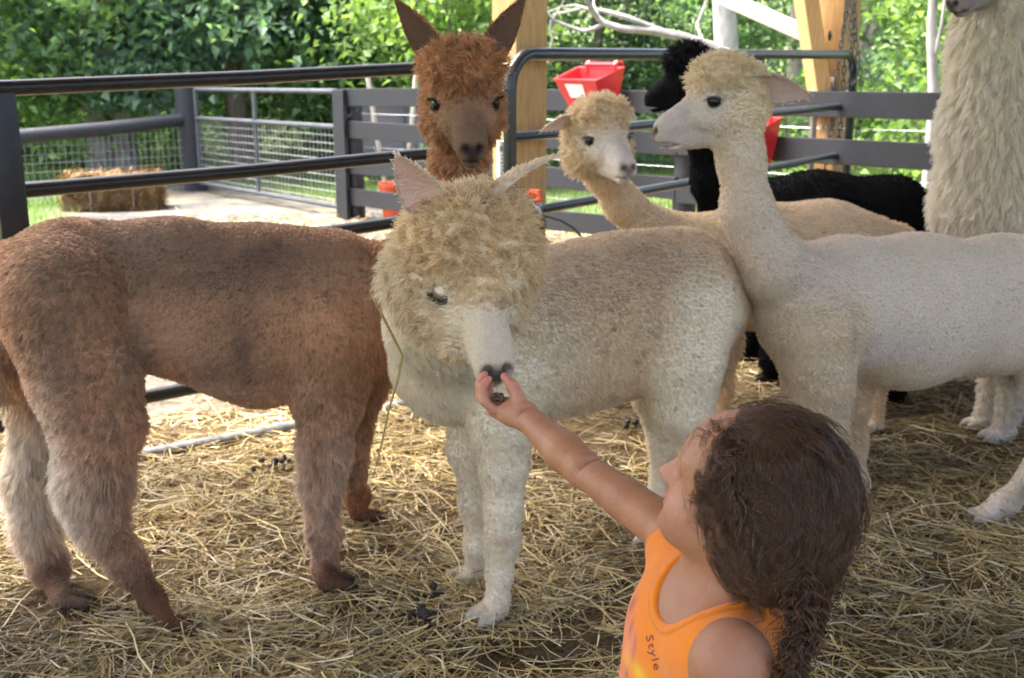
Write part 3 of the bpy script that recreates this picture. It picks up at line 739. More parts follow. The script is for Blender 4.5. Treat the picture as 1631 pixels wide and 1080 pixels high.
# ---- clip, tape and cord on the gate's lowest visible rail
def gate_clip():
    c = at(857, 322, 4.18); o = empty('snap_hook', tuple(c)); tag(o, 'steel snap hook with orange tape clipped round the gate rail', 'hook')
    q = lambda px, py, dy=0: at(px, py, 4.18+dy)-c
    MB().tube([q(852, 316), q(848, 322, -.02), q(856, 332, -.03), q(862, 345, -.03), q(861, 330, .0), q(857, 320)], .007, 8).build('hook_body', M_BRIGHT, o, True)
    ring = q(863, 356, -.02); MB().tube([ring+V3(.014*math.cos(t), 0, .02*math.sin(t)) for t in np.linspace(0, 6.3, 16)], .004, 6, cap=False).build('ring', M_CHAIN, o, True)
    m = plain('orange tape', (.8, .13, .03), rough=.5)
    MB().tube([q(834, 318, .05), q(846, 306, .02), q(858, 308, 0), q(860, 318, -.01), q(846, 322, -.01)], [.006, .014, .016, .012, .006], 8).build('tape', m, o, True)
    MB().tube([q(864, 344, -.03), q(876, 346, -.03), q(895, 352, -.04), q(912, 362, -.05), q(926, 377, -.06)], .005, 6).build('cord', plain('olive cord', (.035, .04, .03), rough=.6), o, True)
gate_clip()
# ---- dung among the straw
def dung():
    m = noise_mat('dung', (.012, .010, .008), (.045, .035, .025), scale=60, rough=.6, bump=.6, bscale=150)
    bm = bmesh.new(); bmesh.ops.create_icosphere(bm, subdivisions=1, radius=.011); me = bpy.data.meshes.new('pellet'); bm.to_mesh(me); bm.free(); me.materials.append(m)
    me.polygons.foreach_set('use_smooth', np.ones(len(me.polygons), bool))
    for i, (px, py, n_, lab) in enumerate(((676, 1002, 20, 'small heap of black dung beside the cream alpaca\'s front foot'), (445, 752, 12, 'black dung scatter in the straw behind the brown alpaca\'s foreleg'), (690, 965, 7, 'few dung pellets just behind the black heap'), (1010, 690, 7, 'dung pellets in the straw under the cream alpaca\'s belly'))):
        c = gr(px, py); o = empty('dung_heap', tuple(c)); tag(o, lab, 'dung', 'dung in the straw')
        for k in range(n_):
            r = link('pellet', me, o); a = RNG.random()*6.28; d = abs(RNG.normal(0, .032)); r.location = (d*math.cos(a)*1.3, d*math.sin(a), .03+max(0, .03-d*.6)*RNG.random()); r.rotation_euler = tuple(RNG.random(3)*6); s = RNG.uniform(.7, 1.25); r.scale = (s*1.25, s, s*.9)
dung()
def stalk():
    pts = [at(596, 456, 1.92), at(589, 464, 1.92), at(606, 497, 1.93), at(618, 520, 1.94), at(641, 566, 1.95), at(634, 605, 1.97), at(620, 650, 2.0), at(606, 715, 2.05), at(594, 762, 2.1)]
    o = MB().tube(pts, [.0016, .0022, .0024, .0026, .0024, .0022, .002, .0018, .001], 6).build('straw_stalk', plain('dry stalk', (.40, .30, .09), rough=.6), None, True)
    tag(o, 'long bent dry stalk hanging from the cream alpaca\'s cheek', 'stalk')
stalk()
# ================================================================== WOODS
def leaf_mat():
    m, n, l, b = new_mat('leaves')
    a = n.new('ShaderNodeAttribute'); a.attribute_name = 'tint'
    l.new(a.outputs['Color'], b.inputs['Base Color']); b.inputs['Roughness'].default_value = .65; b.inputs['Specular IOR Level'].default_value = .3
    tr = n.new('ShaderNodeBsdfTranslucent'); mu = n.new('ShaderNodeVectorMath'); mu.operation = 'MULTIPLY'; mu.inputs[1].default_value = (1.5, 1.7, .7)
    l.new(a.outputs['Color'], mu.inputs[0]); l.new(mu.outputs[0], tr.inputs[0])
    mx = n.new('ShaderNodeMixShader'); mx.inputs[0].default_value = .42; l.new(b.outputs[0], mx.inputs[1]); l.new(tr.outputs[0], mx.inputs[2])
    l.new(mx.outputs[0], n['Material Output'].inputs[0]); return m
M_LEAF = leaf_mat()
M_BARK = noise_mat('grey bark', (.14, .12, .10), (.36, .32, .27), scale=14, rough=.95, bump=.9, bscale=40, stretch=(1, 1, .25), dist=.02)
M_DARKBARK = noise_mat('dark bark', (.08, .06, .048), (.19, .15, .12), scale=14, rough=.95, bump=.9, bscale=40, stretch=(1, 1, .25), dist=.02)
M_DEAD = noise_mat('bleached dead wood', (.20, .185, .17), (.38, .36, .335), scale=10, rough=.85, bump=.4, bscale=40, stretch=(1, 1, .3))
M_WHITEBARK = noise_mat('white bark', (.16, .15, .135), (.46, .445, .42), scale=9, rough=.8, bump=.4, bscale=30, stretch=(1, 1, .4), c3=(.36, .345, .325))
def leaf_mesh(name, p, size, col, parent, hang=.5, aspect=.62, rosette=0):
    """pointed leaves folded along the midrib: 6 corners, 4 triangles each"""
    N = len(p)
    d = RNG.normal(0, 1, (N, 3)); d[:, 2] = d[:, 2]*.5-hang; d /= np.linalg.norm(d, axis=1, keepdims=True)
    up = V3(0, 0, 1)+RNG.normal(0, .55, (N, 3)); w = np.cross(d, up); w /= np.linalg.norm(w, axis=1, keepdims=True)+1e-9; nn = np.cross(w, d)
    s = size*RNG.uniform(.6, 1.25, N); fold = RNG.uniform(.05, .28, N)
    def q(a, b, c): return p+d*(a*s)[:, None]+w*(b*s*aspect)[:, None]+nn*(c*s*fold)[:, None]
    V = np.stack((q(0, 0, 0), q(.38, .5, 1), q(1, 0, -.6), q(.38, -.5, 1), q(.5, 0, -.1)), 1).reshape(-1, 3)
    b = np.arange(N)*5
    F = np.concatenate((np.stack((b, b+4, b+1), 1), np.stack((b+1, b+4, b+2), 1), np.stack((b, b+3, b+4), 1), np.stack((b+3, b+2, b+4), 1)))
    return link(name, mesh_np(name, V, F, M_LEAF, False, np.repeat(col, 5, axis=0)), parent)
GREENS = dict(blue=((.095, .165, .118), (.16, .245, .165)), mid=((.105, .18, .092), (.17, .265, .13)), lime=((.125, .205, .065), (.20, .29, .10)), dark=((.045, .082, .048), (.08, .13, .07)))
def leaf_cols(N, p, key, clump=1.4):
    a, b = map(np.array, GREENS[key]); t = np.clip(.5+fbm(p, clump, 2, 61)*1.1+RNG.normal(0, .22, N), 0, 1)[:, None]
    return (a*(1-t)+b*t)*RNG.uniform(.8, 1.2, N)[:, None]
def wander(a, b, n, amp):
    a, b = np.asarray(a, float), np.asarray(b, float); L = np.linalg.norm(b-a)
    return [a+(b-a)*t+RNG.normal(0, 1, 3)*amp*L*math.sin(math.pi*t)*.5 for t in np.linspace(0, 1, n)]
def tree(name, x, y, label, trunk=(.12, .07), height=4.5, lean=(0, 0), bark=None, leaves=5000, size=.15, key='mid', cr=(1.5, 1.2), zr=(.3, 4.5), group='trees at the edge of the wood', limbs=9, forks=1, clusters=26):
    g = G(x, y); o = empty(name, tuple(g)); tag(o, label, 'tree', group)
    mb = MB(); tips = []
    for k in range(forks):
        off = V3((k-(forks-1)/2)*.30, RNG.normal(0, .06), 0); top = V3(lean[0]+off[0]*1.8, lean[1], height)
        P_ = wander(off+V3(0, 0, -.15), top, 8, .06); rr = np.linspace(trunk[0], trunk[1]*.5, 8); rr[0] *= 1.35
        mb.tube(P_, list(rr), 10)
        for i in range(limbs):
            t = RNG.uniform(.18, .95); j = int(t*7); s = P_[j]+(P_[min(j+1, 7)]-P_[j])*(t*7-j); a = RNG.random()*6.28
            e = s+V3(math.cos(a)*cr[0]*RNG.uniform(.4, .9), math.sin(a)*cr[1]*RNG.uniform(.4, .9), RNG.uniform(-.15, .7)); q = wander(s, e, 5, .14)
            mb.tube(q, list(np.linspace(trunk[0]*.35, .008, 5)), 6); tips += q[2:]
    mb.build('trunk', bark or M_BARK, o, True)
    if leaves:
        cl = [np.array(t) for t in tips]+[V3(RNG.normal(0, cr[0]*.5), RNG.normal(0, cr[1]*.5), RNG.uniform(*zr)) for _ in range(clusters)]
        cl = np.array(cl); leaves = int(leaves*1.35); idx = RNG.integers(0, len(cl), leaves)
        p = cl[idx]+RNG.normal(0, 1, (leaves, 3))*V3(.34, .30, .22)*RNG.uniform(.5, 1.3, len(cl))[idx][:, None]
        zmin = np.maximum(.05, float(zr[0])*.6); p[:, 2] = np.where(p[:, 2] < zmin, zmin+RNG.random(leaves)*.5, p[:, 2])
        leaf_mesh('crown', p, size*.82, leaf_cols(leaves, p+g, key), o)
    return o
tree('broadleaf_tree', -5.1, 14.5, 'broadleaf tree with twin grey trunks behind the straw bale', trunk=(.17, .14), forks=2, height=5.2, lean=(-.5, .4), leaves=6500, size=.19, key='blue', zr=(1.55, 4.6), cr=(1.9, 1.3), limbs=7)
tree('broadleaf_tree', -4.0, 17.2, 'slim dark tree just past the black corner post', trunk=(.10, .07), height=5, bark=M_DARKBARK, leaves=4500, size=.17, key='mid', zr=(1.2, 4.6), cr=(1.5, 1.2))
tree('broadleaf_tree', -3.5, 14.8, 'dark-barked tree rising behind the wire gate', trunk=(.155, .12), height=5.5, lean=(-.15, .2), bark=M_DARKBARK, leaves=5500, size=.18, key='blue', zr=(1.15, 4.6), cr=(1.9, 1.2))
tree('leafy_sapling', -6.3, 13.9, 'lime-leaved sapling against the left end of the rail fence', trunk=(.05, .03), height=3.4, leaves=4200, size=.15, key='lime', zr=(-.1, 2.6), cr=(1.1, .9))
tree('broadleaf_tree', -7.9, 16.2, 'broadleaf tree overhanging the top left corner', trunk=(.15, .1), height=5.5, leaves=6000, size=.20, key='blue', zr=(.6, 4.8), cr=(2.0, 1.4))
tree('broadleaf_tree', -1.7, 15.8, 'large-leaved tree above the wheelbarrow', trunk=(.12, .08), height=5, leaves=6500, size=.20, key='mid', zr=(1.0, 4.4), cr=(1.8, 1.2))
tree('leafy_sapling', -.75, 13.6, 'bright lime sapling left of the timber corner post', trunk=(.045, .03), height=3.2, leaves=4200, size=.15, key='lime', zr=(.1, 2.7), cr=(1.0, .8))
tree('evergreen_tree', 1.1, 15.2, 'dark feathery evergreen behind the dead branch', trunk=(.10, .06), height=4.6, bark=M_DARKBARK, leaves=9000, size=.10, key='dark', zr=(.1, 4.2), cr=(1.8, 1.1), limbs=16)
tree('evergreen_tree', 2.9, 15.8, 'mid-green feathery evergreen left of the white trunk', trunk=(.10, .06), height=4.8, leaves=8500, size=.11, key='mid', zr=(.2, 4.2), cr=(1.6, 1.2), limbs=14)
tree('broadleaf_tree', 5.0, 13.6, 'lime broadleaf tree between the white trunk and braced post', trunk=(.09, .06), height=4.6, leaves=6500, size=.15, key='lime', zr=(.2, 4.0), cr=(1.7, 1.1))
tree('leafy_thicket_tree', 5.2, 10.9, 'bright green broadleaf tree behind the chain', trunk=(.06, .04), height=3.8, leaves=8000, size=.135, key='lime', zr=(.1, 3.2), cr=(1.5, .9), clusters=36)
tree('broadleaf_tree', 7.4, 13.8, 'green broadleaf tree at the right edge behind the tall alpaca', trunk=(.12, .08), height=5, leaves=6500, size=.16, key='mid', zr=(.1, 4.4), cr=(1.9, 1.2))
def bare_trunk(name, label, pts, rr, mat, branches=()):
    P_ = [np.asarray(p) for p in pts]; o = empty(name, tuple(P_[0])); tag(o, label, 'tree', 'bare trunks')
    MB().tube([p-P_[0] for p in P_], rr, 12).build('trunk', mat, o, True)
    for b, r in branches: MB().tube([np.asarray(q)-P_[0] for q in b], r, 7).build('branch', mat, o, True)
w0 = at(1160, 120, 11.8)
bare_trunk('dead_tree', 'white bare trunk standing behind the gate\'s top rail', [G(w0[0], w0[1])-V3(0, 0, .1), at(1158, 90, 11.8), at(1150, -60, 11.8), at(1146, -260, 11.8)], [.17, .125, .115, .09], M_WHITEBARK)
w1 = at(1484, 230, 8.8)
bare_trunk('dead_tree', 'thin white trunk beside the tall alpaca\'s neck', [G(w1[0], w1[1])-V3(0, 0, .1), at(1488, 160, 8.8), at(1483, 60, 8.8), at(1489, -40, 8.8), at(1480, -240, 8.8)], [.045, .042, .036, .034, .02], M_WHITEBARK, [([at(1487, 100, 8.8), at(1500, 40, 8.7), at(1510, -40, 8.7)], [.018, .014, .008])])
def fallen_branch():
    D = 9.9; q = lambda x, y, d=0: at(x, y, D+d); o = empty('dead_branch', tuple(q(1140, 80))); tag(o, 'bleached dead branch forking across the woods above the red feeder', 'branch'); z = V3(*o.location)
    mains = [([q(1175, 96, .2), q(1140, 78, .15), q(1090, 60, .1), q(1040, 49), q(990, 46), q(962, 37), q(950, 26), q(938, 8, -.1), q(925, -25, -.2)], [.075, .062, .052, .045, .038, .036, .03, .026, .02]),
             ([q(1075, 58, .1), q(1030, 40), q(1000, 28), q(960, 17, .1), q(930, 13, .2), q(880, 24, .3)], [.036, .03, .028, .024, .018, .01]),
             ([q(962, 38), q(945, 46), q(930, 50), q(905, 42), q(882, 32), q(872, 20), q(862, 4)], [.026, .022, .02, .018, .016, .012, .008]),
             ([q(950, 24), q(935, 14), q(915, 8, .1), q(895, 11, .1), q(866, 22, .1)], [.02, .016, .013, .01, .006]),
             ([q(878, 31), q(877, 46), q(880, 62), q(877, 74), q(872, 100), q(866, 108)], [.014, .013, .012, .01, .008, .004]),
             ([q(880, 31), q(890, 16), q(902, -6)], [.01, .008, .005]), ([q(955, 30), q(945, 5, .1), q(950, -20, .2)], [.014, .012, .008]), ([q(873, 96), q(880, 108)], [.006, .003]), ([q(1120, 68, .1), q(1110, 40, .2), q(1125, 0, .3), q(1100, -30, .3)], [.02, .018, .014, .01]),
             ([q(868, 36), q(862, 28), q(855, 26)], [.008, .006, .004])]
    mains = [(p, [x*.8 for x in r]) for p, r in mains]
    for k, (p, r) in enumerate(mains): MB().tube([x-z for x in p], r, 8).build('limb' if k < 3 else 'twig', M_DEAD, o, True)
fallen_branch()
# ---- undergrowth, a mass nobody could count, and the wood behind
def undergrowth():
    def fill(name, label, n, xr, yr, zr, size, keys, gap=.0, seed=0, hang=.4):
        x = RNG.uniform(*xr, n); y = RNG.uniform(*yr, n); t = RNG.random(n); p = np.stack((x, y, zg(x, y)+zr[0]+(zr[1]-zr[0])*t**1.2), 1)
        den = fbm(p, .9, 3, 5+seed); k = den > gap; p = p[k]; c = np.zeros((len(p), 3)); w = fbm(p, .35, 2, 9+seed)
        for i, key in enumerate(keys):
            m = (np.clip(((w+.7)/1.4*len(keys)).astype(int), 0, len(keys)-1) == i); c[m] = leaf_cols(int(m.sum()), p[m], key)
        o = leaf_mesh(name, p, size, c, None, hang=hang); tag(o, label, 'foliage', kind='stuff')
    fill('undergrowth', 'low shrubs and weeds along the foot of the wood', 36000, (-9.5, 9.5), (15.6, 18.5), (.0, 1.7), .14, ('mid', 'blue', 'dark', 'mid', 'lime'), .0)
    fill('woods', 'dense leafy wood rising behind the yard', 60000, (-17, 17), (18.5, 25), (.0, 6.5), .24, ('blue', 'mid', 'dark', 'blue', 'lime', 'mid'), -.12, 4)
    N = 60000; x = RNG.uniform(-9, 9, N); y = RNG.uniform(7.2, 17.5, N)
    verge = (x*-.75-y*.28+1.4*(.5+.5*fbm(np.stack((x, y, x*0), 1), 1.1, 3, 2)) > .95); bey = (x*.77+y*.64 > 6.0)
    k = (verge | bey); x, y = x[k], y[k]; N = len(x); z = zg(x, y); h = RNG.uniform(.04, .16, N)*np.clip(.5+(y-7)*.1, .5, 1.5); a = RNG.random(N)*6.28
    b = np.stack((x, y, z-.01), 1); w = np.stack((np.cos(a), np.sin(a), a*0), 1)*.006; tip = b+np.stack((RNG.normal(0, .03, N), RNG.normal(0, .03, N), h), 1)
    V = np.stack((b-w, b+w, tip), 1).reshape(-1, 3); C = np.repeat(leaf_cols(N, b, 'lime', 2)*RNG.uniform(.7, 1.1, N)[:, None], 3, axis=0)
    o = link('grass', mesh_np('grass', V, np.arange(3*N).reshape(-1, 3), M_LEAF, False, C)); tag(o, 'short green grass at the edges of the yard', 'grass', kind='stuff')
    tm = MB()
    for i in range(34):
        x = RNG.uniform(-11, 11); y = RNG.uniform(18, 23); g = G(x, y)
        tm.tube(wander(g-V3(0, 0, .2), g+V3(RNG.normal(0, .5), 0, 6.5), 5, .05), list(np.linspace(RNG.uniform(.06, .16), .04, 5)), 7)
    o = tm.build('far_trunks', M_BARK, None, True); tag(o, 'thin grey trunks deep in the wood', 'trunks', kind='stuff')
undergrowth()
# ================================================================== ALPACAS
M_FUR = tint_mat('fleece strands', rough=.75, spec=.12, hair=True, trans=.62)
M_HIDE = tint_mat('fleece skin', rough=.95, spec=.05, bscale=160, bump=.6)
M_EYE = plain('eye', (.010, .007, .005), rough=.06, spec=.35)
M_LID = tint_mat('eyelid', rough=.6, spec=.2, var=0)
class Alpaca:
    def __init__(s, O, yaw_vec, comb_down=.5):
        s.O = V3(O[0], O[1], 0); s.h = nrm(V3(yaw_vec[0], yaw_vec[1], 0)); s.l = V3(-s.h[1], s.h[0], 0)
        s.prims = []; s.paint = []; s.ears = []; s.eyes = []; s.body_comb = nrm(-s.h*.6+V3(0, 0, -comb_down))
    def on(s, px, py, v=0.0):
        d = ray(px, py); t = ((s.O-EYE) @ s.l + v)/(d @ s.l); return EYE+d*t
    def pt(s, q):
        """(px,py,v) on the body's side plane, ('w',x,y,z), ('y',px,py,Y) or ('g',px,py)"""
        if isinstance(q[0], str):
            return {'w': lambda: V3(*q[1:4]), 'y': lambda: at(*q[1:4]), 'g': lambda: gr(*q[1:3])}[q[0]]()
        return s.on(*q)
    def chain(s, pts, k=.04, sq=1.0, n=None, **att):
        """pts: [(point, radius in photo pixels, or metres when below 1)]"""
        att.setdefault('comb', s.body_comb)
        cols = att.pop('cols', None); hls = att.pop('hls', None); H_ = [(hls[min(i, len(hls)-1)] if hls else att.get('hl', .01)) for i in range(len(pts))]
        P = [s.pt(q) for q, r in pts]; Rr = [r if r < 1 else max(r*mpp(p)-.75*h, .012) for p, (q, r), h in zip(P, pts, H_)]
        for p, (q, r) in zip(P, pts):
            if q[0] == 'w' and p[2] < .05: p[2] += float(floor_h(np.array(p[0]), np.array(p[1])))
        for i in range(len(P)-1):
            a = dict(att)
            if cols: a['col'] = cols[i]
            if hls: a['hl'] = hls[i]
            s.prims.append(rcone(P[i], Rr[i], P[i+1], Rr[i+1], k=k, sq=sq, n=(s.l if (sq != 1 and n is None) else n), **a))
        return P
    def foot(s, p, d, r=.024, **att):
        d = nrm(d); sd = V3(-d[1], d[0], 0); p = V3(p[0], p[1], .026+float(floor_h(np.array(p[0]), np.array(p[1]))))
        for q in (-1, 1):
            s.prims.append(rcone(p+sd*q*.012, r*.8, p+d*.050+sd*q*.021+V3(0, 0, -.006), r*.56, k=.007, **att))
            t_ = p+d*.058+sd*q*.022+V3(0, 0, -.006); s.prims.append(rcone(t_, .0105, t_+d*.020+V3(0, 0, -.010), .0055, k=.004, col=(.05, .042, .036), hl=.0))
    def head(s, eye_mid, F, up=(0, 0, 1), sc=1.0, face=(.6, .5, .4), wool=(.6, .5, .35), nose=(.08, .06, .055), top=(1, 1, 1), topoff=(0, 0, 0), cheek=1.0,
             hl_top=.035, hl_face=.006, hl_cheek=.022, lid=.3, eye_out=.0475, ears=(), muzzle=None, earcol=None, innercol=(.62, .42, .36), gaze=0):
        R = frame_to(F, up); s.eye_mid = eye_mid; L = lambda f, l, u: eye_mid + R @ (V3(f, l, u)*sc)
        s.headL = L; muzzle = muzzle or face; E = s.prims.append
        fc = dict(col=face, hl=hl_face, comb=-R[:, 0]); mz = dict(col=muzzle, hl=hl_face*.8, comb=-R[:, 0])
        wl_ = dict(col=wool, hl=hl_top, wool=1.0, comb=R[:, 2]*.3)
        E(ellip(L(-.045, 0, .0), V3(.085, .064, .072)*sc, R, k=.03, col=tuple((a+b)/2 for a, b in zip(face, wool)), hl=hl_face*1.9, comb=-R[:, 0]))
        E(rcone(L(.0, 0, -.012), .05*sc, L(.098, 0, -.052), .033*sc, k=.03, n=R[:, 1], sq=.92, **mz))
        E(rcone(L(-.04, 0, -.062), .046*sc, L(.09, 0, -.088), .024*sc, k=.025, **mz))
        for q in (-1, 1):
            E(rcone(L(.085, q*.013, -.046), .023*sc, L(.122, q*.014, -.062), .0185*sc, k=.015, **mz))
            E(ellip(L(.118, q*.013, -.079), V3(.02, .0165, .02)*sc, R, k=.010, **mz))
            E(ellip(L(-.004, q*.047, .004), V3(.03, .02, .024)*sc, R, k=.02, **fc))
            E(ellip(L(.0, q*.04, -.034), V3(.05, .022, .03)*sc, R, k=.025, **fc))
        E(ellip(L(.103, 0, -.1), V3(.022, .018, .012)*sc, R, k=.010, **mz))
        # wool: topknot, cheeks, back of the skull
        if top: E(ellip(L(-.035+topoff[0], topoff[1], .062+topoff[2]), V3(.078, .076, .055)*V3(*top)*sc, R, k=.03, **wl_))
        if cheek:
            for q in (-1, 1): E(ellip(L(-.062, q*.04*cheek, -.042), V3(.055, .042, .062)*cheek*sc, R, k=.03, col=wool, hl=hl_cheek, wool=.8, comb=-R[:, 0]))
            E(ellip(L(-.09, 0, .0), V3(.06, .07, .08)*cheek*sc, R, k=.03, col=wool, hl=hl_cheek, wool=.8, comb=-R[:, 0]))
        # nostrils, mouth, eye sockets
        for q in (-1, 1):
            E(ellip(L(.139, q*.016, -.060), V3(.010, .0065, .011)*sc, R @ rot_axis((1, 0, 0), q*.5), k=.006, op='-'))
            s.paint.append((L(.137, q*.015, -.060), .0125*sc, tuple(.35*x for x in nose), 1.0))
            E(ellip(L(.012, q*.073, .002), V3(.02, .016, .015)*sc, R, k=.012, op='-'))
            s.paint.append((L(.006, q*.064, .001), .019*sc, tuple(.45*x for x in face), .75))
        E(ellip(L(.112, 0, -.0935), V3(.034, .045, .0035)*sc, R @ rot_axis((0, 1, 0), -.12), k=.006, op='-'))
        s.paint.append((L(.142, 0, -.070), .019*sc, nose, .9)); s.paint.append((L(.132, 0, -.093), .016*sc, nose, .85))
        for q in (-1, 1): s.paint.append((L(.118, q*.022, -.093), .011*sc, nose, .7))
        for q in (-1, 1): s.eyes.append((L(.006, q*eye_out, .001), .0195*sc, R, q, lid, face))
        for (side, ax, nm, ln, wd, *bo) in ears:
            s.ears.append((L(*(bo[0] if bo else (-.055, side*.05, .05))), R @ V3(*ax), R @ V3(*nm), ln*sc, wd*sc, earcol or face, innercol))
        return R
    def build(s, label, n_fur, vs=.006, width=.0007, group=None, lumps=.004, shade=None, K=4, clump=.011, vary=.13):
        V, Q = surface(s.prims, vs)
        col, hl, cb, wo = field_attrs(s.prims, V)
        N = vnormals(V, Q)
        V = V + N*(lumps*(fbm(V, 26, 3, 5)*.5*(1+wo)+fbm(V, 9, 2, 9)*.8)*np.clip(hl/.012, 0, 2))[:, None]
        low = V[:, 2] < .004; V[low, 2] = .004
        for c0, r, cc, st in s.paint:
            g = np.exp(-(np.linalg.norm(V-c0, axis=1)/r)**2*1.4)*st
            g = np.clip(g*1.35, 0, st)
            col = col*(1-g[:, None])+np.array(cc)*g[:, None]
            if r < .03: hl = hl*(1-.9*g)
        if shade: col, hl = shade(V, col, hl, wo)
        for (b, ax, nm, ln, wd, ec, ic) in s.ears:
            ev, eq, eo = ear_mesh(b, ax, nm, ln, wd)
            Q = np.concatenate((Q, eq+len(V))); V = np.concatenate((V, ev))
            col = np.concatenate((col, np.where(eo[:, None] > 0, np.array(ic), np.array(ec)))); hl = np.concatenate((hl, np.where(eo > 0, .0035, .011)))
            cb = np.concatenate((cb, np.tile(nrm(ax), (len(ev), 1)))); wo = np.concatenate((wo, np.zeros(len(ev))))
        col = np.clip(col, .004, .95)
        me = mesh_np('alpaca', V, Q, M_HIDE, True, col*np.where(hl > .0045, .9, 1)[:, None])
        o = link('alpaca', me); tag(o, label, 'alpaca', group)
        fur('fur', V, Q, col, hl, cb, wo, M_FUR, o, n_fur, width=width, K=K, clump=clump, vary=vary)
        for (c, r, R, q, lid, fcol) in s.eyes:
            o_d = nrm(R @ V3(.45, q*.9, .05))
            e = eye_mesh(c, r, o); lid_mesh(c, r*1.07, R, q, lid, fcol, o)
        return o
def rot_axis(ax, a):
    return np.array(Matrix.Rotation(a, 3, Vector(ax)))
def ear_mesh(b, ax, nm, ln, wd, ns=16, nt=9, th=.007):
    ax = nrm(ax); nm = nrm(nm-ax*(nm @ ax)); sd = np.cross(ax, nm)
    vs, outer = [], []
    for sh in (1, 0):
        for i in range(ns):
            s_ = i/(ns-1); w = wd*((.62+.38*min(s_/.4, 1)) if s_ < .4 else max(.06, math.cos((s_-.4)/.6*math.pi/2)**.75))
            for j in range(nt):
                t = -1+2*j/(nt-1); a = t*(1.35-.55*s_)
                d = (.8-.45*s_)
                edge = 1-abs(t)**4
                p = b+ax*ln*s_+sd*w*math.sin(a)/math.sin(1.2)*.5 - nm*w*.5*(math.cos(a))*d + nm*ln*.10*s_*s_
                if not sh: p = p - nm*th*(.25+.75*edge)*(1-.6*s_)
                vs.append(p); outer.append(1 if (sh and abs(t) < .82) else 0)
    f = []; n = ns*nt
    for i in range(ns-1):
        for j in range(nt-1):
            a = i*nt+j; f.append((a, a+1, a+nt+1, a+nt)); f.append((n+a, n+a+nt, n+a+nt+1, n+a+1))
    for i in range(ns-1):
        a = i*nt; f.append((a, a+nt, n+a+nt, n+a)); a = i*nt+nt-1; f.append((a, n+a, n+a+nt, a+nt))
    for j in range(nt-1):
        a = (ns-1)*nt+j; f.append((a, a+1, n+a+1, n+a))
    v = np.array(vs); f = np.array(f)
    nn = np.cross(v[f[0, 1]]-v[f[0, 0]], v[f[0, 2]]-v[f[0, 0]])
    if nn @ nm < 0: f = f[:, ::-1]
    return v, f, np.array(outer)
def eye_mesh(c, r, parent):
    bm = bmesh.new(); bmesh.ops.create_uvsphere(bm, u_segments=20, v_segments=14, radius=r)
    for v in bm.verts: v.co += Vector(c)
    me = bpy.data.meshes.new('eye'); bm.to_mesh(me); bm.free(); me.materials.append(M_EYE)
    me.polygons.foreach_set('use_smooth', np.ones(len(me.polygons), bool))
    return link('eye', me, parent)
def lid_mesh(c, r, R, q, close, fcol, parent):
    """upper and lower eyelid: parts of a shell round the eye"""
    out = nrm(R @ V3(.38, q*.92, .06)); up = nrm(R[:, 2]-out*(R[:, 2] @ out)); sd = np.cross(out, up)
    vs, f = [], []; nu, nv = 15, 6
    for (e0, e1) in ((math.radians(75), math.radians(42-95*close)), (-math.radians(70), -math.radians(38))):
        n0 = len(vs)
        for i in range(nu):
            az = math.radians(-95+190*i/(nu-1)); corner = abs(math.sin(az))**3
            lim = e1*(1-corner)+0*corner*.2
            for j in range(nv):
                el = e0+(lim-e0)*j/(nv-1)
                rr = r*(1+.02*(j == nv-1))
                vs.append(c+rr*(math.cos(el)*(math.cos(az)*out+math.sin(az)*sd)+math.sin(el)*up))
        for i in range(nu-1):
            for j in range(nv-1): a = n0+i*nv+j; f.append((a, a+1, a+nv+1, a+nv))
    v = np.array(vs); f = np.array(f); k = np.tile(np.array(fcol), (len(v), 1))
    ed = (np.arange(len(v)) % nv) >= nv-2; k[ed] *= .25
    me = mesh_np('eyelid', v, f, M_LID, True, k)
    o = link('eyelid', me, parent)
    md = o.modifiers.new('thickness', 'SOLIDIFY'); md.thickness = .0018; md.offset = 1
    # lashes along the upper lid's edge
    n = 60; i = RNG.uniform(2, nu-3, n); b = i.astype(int); fr = (i-b)[:, None]; root = v[b*nv+nv-1]*(1-fr)+v[(b+1)*nv+nv-1]*fr
    d = nrm(out*.8-up*.75)[None]+(root-c)/r*.5+RNG.normal(0, .12, (n, 3)); d /= np.linalg.norm(d, axis=1, keepdims=True); t = np.linspace(0, 1, 4)[None, :, None]; ln = RNG.uniform(.007, .013, n)[:, None, None]*(r/.02)
    strands('eyelash', root[:, None]+d[:, None]*ln*t+up*ln*.35*t*t, np.full((n, 4), .00035), np.tile(np.array(fcol)*.18, (n, 1)), M_FUR, o)
    return o

CREAM = (.74, .57, .34); IVORY = (.88, .78, .60); WHITE = (.72, .66, .56)
def mottled(base_amp, spots=(), dirt=None):
    def f(V, col, hl, wo):
        n1 = fbm(V, 7, 3, 21); n2 = fbm(V, 30, 3, 33)
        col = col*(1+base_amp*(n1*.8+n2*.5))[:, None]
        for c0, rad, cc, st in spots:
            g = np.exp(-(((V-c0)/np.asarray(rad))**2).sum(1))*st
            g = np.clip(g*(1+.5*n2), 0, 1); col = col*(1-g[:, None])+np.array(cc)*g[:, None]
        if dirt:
            z0, z1, cc, st = dirt
            g = np.clip((z1-V[:, 2])/(z1-z0), 0, 1)*np.clip(.5+n1*1.2, 0, 1)*st; col = col*(1-g[:, None])+np.array(cc)*g[:, None]
        return col, hl
    return f

